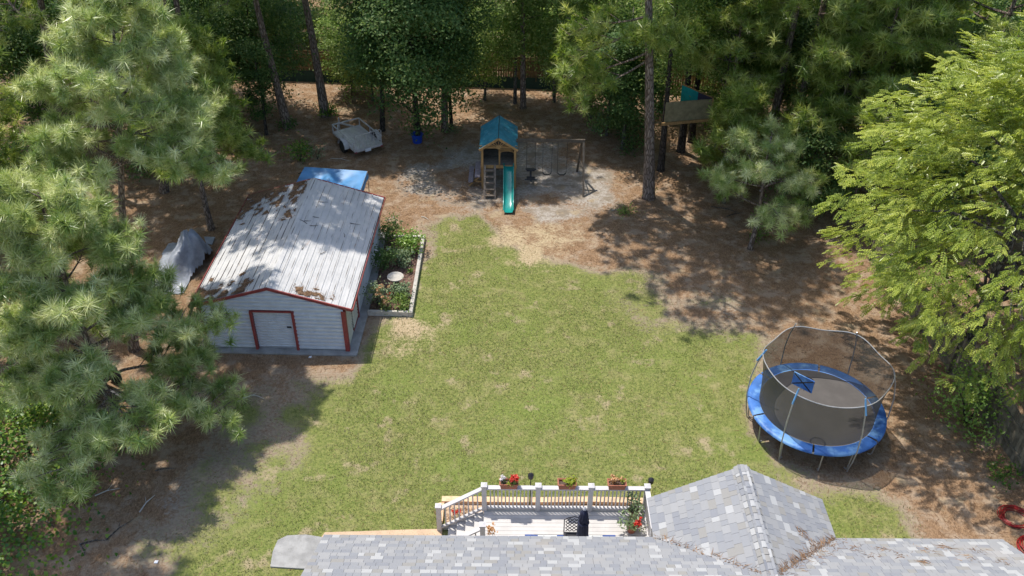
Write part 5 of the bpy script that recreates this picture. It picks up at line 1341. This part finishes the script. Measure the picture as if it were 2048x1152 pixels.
broadleaf('broadleaf_tree', 'broad green tree left of the tall reddish pine trunk', (4.2, 45.4, 0), 9.5, 1.2, 2.7, 14000, .17, M['leaf_mid'], 88, .12, 60, tight=.12)
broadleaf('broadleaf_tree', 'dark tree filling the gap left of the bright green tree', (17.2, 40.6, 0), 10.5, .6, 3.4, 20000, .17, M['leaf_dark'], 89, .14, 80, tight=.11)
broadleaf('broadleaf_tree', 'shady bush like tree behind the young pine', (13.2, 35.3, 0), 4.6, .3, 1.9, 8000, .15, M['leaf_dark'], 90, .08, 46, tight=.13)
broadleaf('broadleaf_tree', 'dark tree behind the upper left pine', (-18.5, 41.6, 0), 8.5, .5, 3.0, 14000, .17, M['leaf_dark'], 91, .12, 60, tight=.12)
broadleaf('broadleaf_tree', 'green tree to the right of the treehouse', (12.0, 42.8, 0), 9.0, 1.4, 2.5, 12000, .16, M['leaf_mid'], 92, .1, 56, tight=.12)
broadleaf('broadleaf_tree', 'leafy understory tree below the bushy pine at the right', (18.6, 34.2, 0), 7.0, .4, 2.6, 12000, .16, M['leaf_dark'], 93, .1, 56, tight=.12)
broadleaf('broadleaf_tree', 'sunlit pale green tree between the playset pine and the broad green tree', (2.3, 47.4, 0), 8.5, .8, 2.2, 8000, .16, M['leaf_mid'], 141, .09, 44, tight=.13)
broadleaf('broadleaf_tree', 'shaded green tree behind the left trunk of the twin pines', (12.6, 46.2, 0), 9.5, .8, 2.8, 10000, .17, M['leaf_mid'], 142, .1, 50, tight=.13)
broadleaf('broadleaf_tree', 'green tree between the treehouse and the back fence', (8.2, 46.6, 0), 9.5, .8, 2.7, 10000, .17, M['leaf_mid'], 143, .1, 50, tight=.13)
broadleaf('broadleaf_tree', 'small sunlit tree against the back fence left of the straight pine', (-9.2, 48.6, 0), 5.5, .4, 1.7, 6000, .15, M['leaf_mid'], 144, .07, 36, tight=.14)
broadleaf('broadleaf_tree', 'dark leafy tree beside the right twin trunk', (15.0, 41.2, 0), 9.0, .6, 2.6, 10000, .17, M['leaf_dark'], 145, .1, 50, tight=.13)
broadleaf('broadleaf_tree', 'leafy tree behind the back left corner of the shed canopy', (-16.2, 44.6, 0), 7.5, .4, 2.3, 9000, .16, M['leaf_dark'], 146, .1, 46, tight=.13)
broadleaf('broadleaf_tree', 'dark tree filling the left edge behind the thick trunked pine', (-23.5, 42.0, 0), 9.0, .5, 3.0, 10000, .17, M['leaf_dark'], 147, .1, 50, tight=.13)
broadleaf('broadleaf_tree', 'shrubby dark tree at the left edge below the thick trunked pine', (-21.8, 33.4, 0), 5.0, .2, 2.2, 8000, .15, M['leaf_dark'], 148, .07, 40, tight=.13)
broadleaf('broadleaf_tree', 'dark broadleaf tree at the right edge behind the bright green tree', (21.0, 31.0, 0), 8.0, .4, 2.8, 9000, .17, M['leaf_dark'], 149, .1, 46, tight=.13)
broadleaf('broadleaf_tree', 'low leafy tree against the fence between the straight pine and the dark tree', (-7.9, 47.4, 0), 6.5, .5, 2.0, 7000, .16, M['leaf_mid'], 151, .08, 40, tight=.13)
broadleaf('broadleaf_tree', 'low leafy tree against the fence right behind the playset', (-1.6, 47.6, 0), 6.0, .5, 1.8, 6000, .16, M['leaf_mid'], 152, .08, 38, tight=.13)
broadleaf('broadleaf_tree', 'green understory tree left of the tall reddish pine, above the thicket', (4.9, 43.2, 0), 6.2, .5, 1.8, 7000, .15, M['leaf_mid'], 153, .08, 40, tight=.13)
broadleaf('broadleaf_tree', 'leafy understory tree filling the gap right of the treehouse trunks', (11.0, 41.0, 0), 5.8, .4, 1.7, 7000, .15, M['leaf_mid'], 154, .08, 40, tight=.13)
# the big bright tree on the right, drooping sprays of leaflets
bt = thing('bright_green_tree', 'large bright yellow green tree with drooping leaf sprays on the right side', 'tree', (16.2, 24.9, 0))
rg = random.Random(5); ng = np.random.default_rng(5)
P = trunk_path(9.5, (.2, 0), .08, rg); build_trunk(bt, P, .24, .05, M['bark_grey'])
NB = 210; u = ng.normal(size=(NB, 3)); u /= np.linalg.norm(u, axis=1, keepdims=True)
az_ = np.arctan2(u[:, 1], u[:, 0]); lump = 1 + .16*np.sin(az_*4 + 3*u[:, 2]) + .12*np.sin(u[:, 2]*7 + az_*2)
cc = u*(ng.uniform(.25, 1, (NB, 1))**.35)*lump[:, None]
bc = np.array([.4, -.9, 6.9]); br = np.array([6.2, 6.2, 5.8])
cc[:, 2] = np.where(cc[:, 2] < 0, cc[:, 2]*.88, cc[:, 2])
CT_ = bc + cc*br
for k in range(NB):
    e = Vector(CT_[k]); s0 = path_at(P, max(.15, min(.97, (e.z - 1.6)/9.5)))
    if k < 46: MB().tube([s0, s0.lerp(e, .5) + Vector((0, 0, .5)), e], [.07, .045, .012], 5, cap=False).build('limb', M['bark_grey'], bt)
# feathered boughs: leaf sprays set alternately along short drooping branchlets
NBO = 1500
u = ng.normal(size=(NBO, 3)); u /= np.linalg.norm(u, axis=1, keepdims=True); u[:, 2] = np.where(u[:, 2] < -.75, -u[:, 2], u[:, 2])
az_ = np.arctan2(u[:, 1], u[:, 0]); lump = 1 + .15*np.sin(az_*4 + 3*u[:, 2]) + .12*np.sin(u[:, 2]*7 + az_*2)
tip = bc + u*(ng.uniform(.30, 1.06, (NBO, 1))**.40)*lump[:, None]*br
bd_ = u*np.array([1, 1, .35]) + ng.normal(0, .30, (NBO, 3))*np.array([1, 1, .35]); bd_ /= np.linalg.norm(bd_, axis=1, keepdims=True)
bl = ng.uniform(.7, 1.35, NBO); PP, YY, tt = [], [], []
btint = ng.uniform(0, 1, NBO)
for k in range(NBO):
    m_ = int(bl[k]*21); t = ng.uniform(0, 1, m_)**.8; sg = np.where(np.arange(m_) % 2, 1, -1)
    sdv = np.array([-bd_[k, 1], bd_[k, 0], 0.])
    off = sg*ng.uniform(.02, .30, m_)*(1.2 - t)
    p_ = tip[k] - bd_[k]*(bl[k]*(1 - t))[:, None] + sdv*off[:, None]; p_[:, 2] += -.30*t*t*bl[k]*.5 - .25*np.abs(off) + ng.normal(0, .05, m_)
    y_ = bd_[k]*(.5 + t)[:, None] + sdv*(sg*ng.uniform(.3, .9, m_)*(1.1 - t*.7))[:, None] + ng.normal(0, .18, (m_, 3)); y_[:, 2] -= .22 + .2*t
    PP.append(p_); YY.append(y_); tt.append(np.clip(btint[k]*.7 + .45*t*ng.uniform(.5, 1, m_), 0, 1.1))
PP = np.concatenate(PP); YY = np.concatenate(YY); tt = np.concatenate(tt)
ok = PP[:, 2] > .4; PP, YY, tt = PP[ok], YY[ok], tt[ok]; n = len(PP)
YY /= np.linalg.norm(YY, axis=1, keepdims=True)
Zn = np.tile([0, 0, 1.], (n, 1)) + ng.normal(0, .30, (n, 3)); Zn -= YY*np.sum(Zn*YY, axis=1, keepdims=True); Zn /= np.linalg.norm(Zn, axis=1, keepdims=True)
Xn = np.cross(YY, Zn); vi = ng.integers(0, 3, n); parts = []; tints = []
for v in range(3):
    q = vi == v; parts.append(scatter(SPRAYS[v][0], SPRAYS[v][1], PP[q], Xn[q], YY[q], Zn[q], ng.uniform(.6, 1.0, q.sum()))); tints.append(np.repeat(tt[q], len(SPRAYS[v][0])))
V, F = join_np(parts); me = np_mesh('crown', V, F, M['leaf_bright']); set_tint(me, np.concatenate(tints)); link_mesh('crown', me, bt, 'stuff')

# --- woods around the yard: a few models copied
WOOD = 'trees of the dense woods around the yard'
wp = [pine('woods_pine', 'tall pine trunk in the woods beyond the back fence', (-30, 56, 0), 18, 8, 3.6, 22, 6, 3, False, 101 + k, (0.3*k - .3, .2), .2, group='pines beyond the back fence') for k in range(2)]
wb = [broadleaf('woods_tree', 'dark broadleaf tree in the woods beyond the back fence', (-26, 58, 0), 11, 1.6, 3.0, 7000, .24, M[mm], 111 + k, .13, 46, group='broadleaf trees beyond the back fence', tight=.14, bark='bark_dark') for k, mm in enumerate(('leaf_dark', 'leaf_mid', 'leaf_dark'))]
ws = [broadleaf('woods_shrub', 'leafy understory shrub beyond the back fence', (-22, 53, 0), 3.4, .1, 1.6, 3000, .17, M['leaf_mid'], 121 + k, .05, 30, group='shrubs beyond the back fence', cat='shrub', limbs=3, tight=.16) for k in range(2)]
rg = random.Random(77)
WOODS = [(o, o['label'].split(' in the woods')[0].split(' beyond')[0]) for o in wp + wb + ws]
def wood_copy(src, x, y, s0, s1):
    base = [b_ for o_, b_ in WOODS if o_ is src][0]
    WOODS.append((copy_tree(src, (x, y, 0), rg.uniform(0, 6), rg.uniform(s0, s1)), base))
for i in range(16): wood_copy(wp[i % 2], -36 + 72*((i*.618) % 1), 53 + 26*((i*.3817) % 1), .85, 1.15)
for i in range(26): wood_copy(wb[i % 3], -38 + 76*((i*.618 + .3) % 1), 56 + 24*((i*.2763) % 1), .8, 1.2)
for i in range(40): wood_copy(ws[i % 2], -30 + 62*((i*.618 + .1) % 1), 51.6 + 6*((i*.2763) % 1), .8, 1.5)
for i, (x, y) in enumerate([(-24, 33), (-26, 38), (-25, 44), (-29, 41), (-30, 34), (-28, 28), (-24.5, 24), (-22.5, 47), (-17.2, 47.5), (-27, 48)]): wood_copy(wb[i % 3], x, y, .8, 1.05)
for i, (x, y) in enumerate([(22, 42), (25, 38), (24, 46), (20.5, 45), (28, 43), (23, 32), (26, 30), (15.2, 44.5), (29, 36)]): wood_copy(wb[i % 3], x, y, .85, 1.1)
SECT = [(-60, 'past the left edge behind the near pine'), (330, 'behind the upper left pine'), (620, 'left of the straight pine behind the trailer'), (960, 'behind the dark tree by the blue tub'), (1180, 'behind the playset'), (1360, 'behind the tall reddish pine'), (1680, 'behind the twin pines'), (99999, 'above the bright green tree')]
ORD = ['leftmost', 'second from the left', 'third from the left', 'fourth from the left', 'fifth from the left', 'sixth from the left', 'seventh from the left', 'eighth from the left', 'ninth from the left', 'tenth from the left', 'eleventh from the left', 'twelfth from the left']
buckets = {}
for o, base in WOODS:
    x, y = o.location.x, o.location.y; dep = y*math.cos(PITCH) + CAMH*math.sin(PITCH); pxx = 1024 + FPX*x/dep
    sec = next(t for lim, t in SECT if pxx < lim)
    kind = {'tall pine trunk': 'woods pine', 'dark broadleaf tree': 'woods tree', 'leafy understory shrub': 'woods shrub'}[base]
    buckets.setdefault((kind, sec), []).append((pxx, o))
for (kind, sec), l in buckets.items():
    for i, (_, o) in enumerate(sorted(l, key=lambda q: q[0])):
        o['label'] = f"{kind} {sec}" + (f", {ORD[min(i, 11)]}" if len(l) > 1 else '')
        o['group'] = {'woods pine': 'pines in the woods around the yard', 'woods tree': 'broadleaf trees in the woods around the yard', 'woods shrub': 'shrubs beyond the back fence'}[kind]
# understory along the yard edge
def bush(label, px, py, h, r, n, m, size=.12, name='bush', cat='bush', z=0, clumps=18, stems=2):
    q = at(px, py, z); return plant(name, label, cat, (q.x, q.y, 0), h, r, n, size, m, clumps=clumps, stems=stems, squash=.62)
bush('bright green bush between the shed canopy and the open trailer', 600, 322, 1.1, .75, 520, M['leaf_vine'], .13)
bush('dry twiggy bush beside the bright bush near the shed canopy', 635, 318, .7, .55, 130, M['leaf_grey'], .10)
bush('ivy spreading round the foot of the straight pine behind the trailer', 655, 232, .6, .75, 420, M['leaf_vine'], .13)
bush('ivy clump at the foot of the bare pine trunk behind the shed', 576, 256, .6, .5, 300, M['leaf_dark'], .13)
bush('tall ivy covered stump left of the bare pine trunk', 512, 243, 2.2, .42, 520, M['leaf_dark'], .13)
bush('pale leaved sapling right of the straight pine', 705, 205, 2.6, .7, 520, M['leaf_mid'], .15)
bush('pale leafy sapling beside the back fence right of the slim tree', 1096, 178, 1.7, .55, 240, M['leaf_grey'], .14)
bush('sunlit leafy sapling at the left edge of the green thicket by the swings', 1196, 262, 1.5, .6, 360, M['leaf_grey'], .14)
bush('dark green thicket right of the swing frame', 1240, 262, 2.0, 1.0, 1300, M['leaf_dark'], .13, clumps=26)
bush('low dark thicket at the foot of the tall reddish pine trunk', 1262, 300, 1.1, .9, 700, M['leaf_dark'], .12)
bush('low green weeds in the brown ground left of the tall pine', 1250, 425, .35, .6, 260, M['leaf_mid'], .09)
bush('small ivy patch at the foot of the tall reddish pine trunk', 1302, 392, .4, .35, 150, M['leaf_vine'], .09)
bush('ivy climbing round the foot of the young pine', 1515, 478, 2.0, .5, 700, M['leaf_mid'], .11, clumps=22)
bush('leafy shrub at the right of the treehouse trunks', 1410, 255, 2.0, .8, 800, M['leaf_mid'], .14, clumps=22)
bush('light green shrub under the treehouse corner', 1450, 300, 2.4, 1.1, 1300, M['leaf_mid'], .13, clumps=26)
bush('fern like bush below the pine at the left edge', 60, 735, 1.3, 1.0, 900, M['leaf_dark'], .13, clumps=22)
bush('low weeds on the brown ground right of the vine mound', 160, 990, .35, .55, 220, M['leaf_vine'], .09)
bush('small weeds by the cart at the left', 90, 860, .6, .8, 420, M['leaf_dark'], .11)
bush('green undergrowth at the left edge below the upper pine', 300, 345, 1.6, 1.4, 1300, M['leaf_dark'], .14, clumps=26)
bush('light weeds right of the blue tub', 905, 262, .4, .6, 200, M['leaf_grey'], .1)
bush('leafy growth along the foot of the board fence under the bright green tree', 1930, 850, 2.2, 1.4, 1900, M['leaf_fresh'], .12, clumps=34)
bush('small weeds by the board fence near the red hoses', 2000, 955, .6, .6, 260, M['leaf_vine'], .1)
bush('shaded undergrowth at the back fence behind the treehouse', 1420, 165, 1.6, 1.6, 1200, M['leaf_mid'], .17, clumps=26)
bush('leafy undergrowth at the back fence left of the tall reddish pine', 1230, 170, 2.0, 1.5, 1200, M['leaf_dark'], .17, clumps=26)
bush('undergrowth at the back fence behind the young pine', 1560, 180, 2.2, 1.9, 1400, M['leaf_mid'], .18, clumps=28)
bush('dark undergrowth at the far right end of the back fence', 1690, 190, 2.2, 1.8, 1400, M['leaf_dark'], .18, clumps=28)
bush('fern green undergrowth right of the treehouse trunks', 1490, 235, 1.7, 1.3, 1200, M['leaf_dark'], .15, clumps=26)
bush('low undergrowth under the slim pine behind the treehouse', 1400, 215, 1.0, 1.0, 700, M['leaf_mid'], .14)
# vine covered mound in the lower left corner
vm = thing('vine_mound', 'mound smothered in bright green heart leaved vines at the lower left edge', 'vines', (-14.9, 18.9, 0))
n = 9500; x = NR.normal(0, 1, n)*1.25; y = NR.uniform(-3.6, 3.2, n); hgt = 2.3*np.exp(-((x)/1.55)**2)*(.75 + .25*np.sin(y*1.7))*np.clip((3.6 - np.abs(y))/1.2, .1, 1)
x -= .5
z = hgt*(NR.uniform(.0, 1, n)**.35) + .05 + .16*np.sin(x*4)*np.sin(y*4.5)
D = np.stack([x*.35, -.15 + y*.05, np.ones(n)*.9], 1) + NR.normal(0, .42, (n, 3)); X, Y, Z = frames(D, NR)
V, F = scatter(HEART[0], HEART[1], np.stack([x, y, np.maximum(z, .04)], 1), X, Y, Z, NR.uniform(.06, .125, n))
link_mesh('foliage', np_mesh('foliage', V, F, M['leaf_vine']), vm, 'stuff')
for k in range(6): MB().tube([(rnd.uniform(-1.5, .8), -3 + k, 0), (rnd.uniform(-1, .5), -2.6 + k, 1.0), (rnd.uniform(-.8, .2), -2.9 + k, 1.7)], [.04, .03, .01], 5).build('stem', M['bark_dark'], vm)

# ------------------------------------------------------------------ fallen sticks and scraps
STK = [(488, 800, 40, .9, 'light'), (515, 795, -20, .5, 'light'), (215, 985, 25, .7, 'light'), (330, 940, 10, .6, 'grey'), (295, 1008, 70, .7, 'light'), (240, 1060, 55, .9, 'grey'), (190, 1085, 10, .8, 'grey'), (165, 1100, -50, .5, 'grey'), (100, 1050, -35, .6, 'grey'), (850, 437, -40, .45, 'light'), (1265, 405, 60, .6, 'grey'), (1235, 421, 5, .55, 'light'), (1450, 420, -25, 1.3, 'grey'), (1470, 430, 20, .9, 'grey'), (680, 320, -15, 1.0, 'light'), (610, 345, 30, .7, 'grey')]
LB = ['pale broken stick on the brown ground right of the vine mound', 'short pale stick beside the broken one right of the vine mound', 'pale stick lying below the near pine', 'thin grey stick on the shaded ground below the near pine', 'upright looking pale splinter on the brown ground at the lower left', 'thin grey branch on the ground at the lower left corner', 'bent grey twig near the lower left corner', 'small grey twig at the lower left next to the bent twig', 'thin grey twig against the vine mound', 'pale stick on the grass left of the playset', 'dark twig at the foot of the tall reddish pine', 'small pale stick on the ground left of the tall reddish pine', 'long grey branch on the ground left of the young pine', 'shorter grey branch crossing the long one left of the young pine', 'pale bent branch in front of the open trailer', 'grey twig in front of the bush by the shed canopy']
for (px_, py_, a, L, kind), l in zip(STK, LB):
    q = at(px_, py_); a = math.radians(a); dv = Vector((math.cos(a), math.sin(a), 0)); sd = Vector((-dv.y, dv.x, 0))
    o = thing('stick', l, 'stick', q, 0, 'fallen sticks on the ground')
    MB().tube([-dv*L/2 + Vector((0, 0, .02)), sd*.05*L + Vector((0, 0, .05)), dv*L/2 + Vector((0, 0, .025))], [.022, .018, .007], 5).build('shaft', M['wood_border'] if kind == 'light' else M['bark_grey'], o)
    if L > .6: MB().tube([sd*.05*L + Vector((0, 0, .05)), dv*L*.25 + sd*L*.3 + Vector((0, 0, .06))], [.012, .004], 4).build('side_twig', M['wood_border'] if kind == 'light' else M['bark_grey'], o)
for (a, b), l in zip(((258, 896), (312, 1125), (620, 715)), ('white paper scrap on the brown ground below the near pine', 'thin white scrap at the lower left', 'white pebble in front of the shed slab')):
    q = at(a, b); o = MB().add([(-.05, -.04, .02), (.06, -.05, .03), (.07, .04, .05), (-.04, .05, .025), (0, 0, .055)], [(0, 1, 4), (1, 2, 4), (2, 3, 4), (3, 0, 4)]).build('scrap', M['plate']); o.location = q; tag(o, l, 'litter')
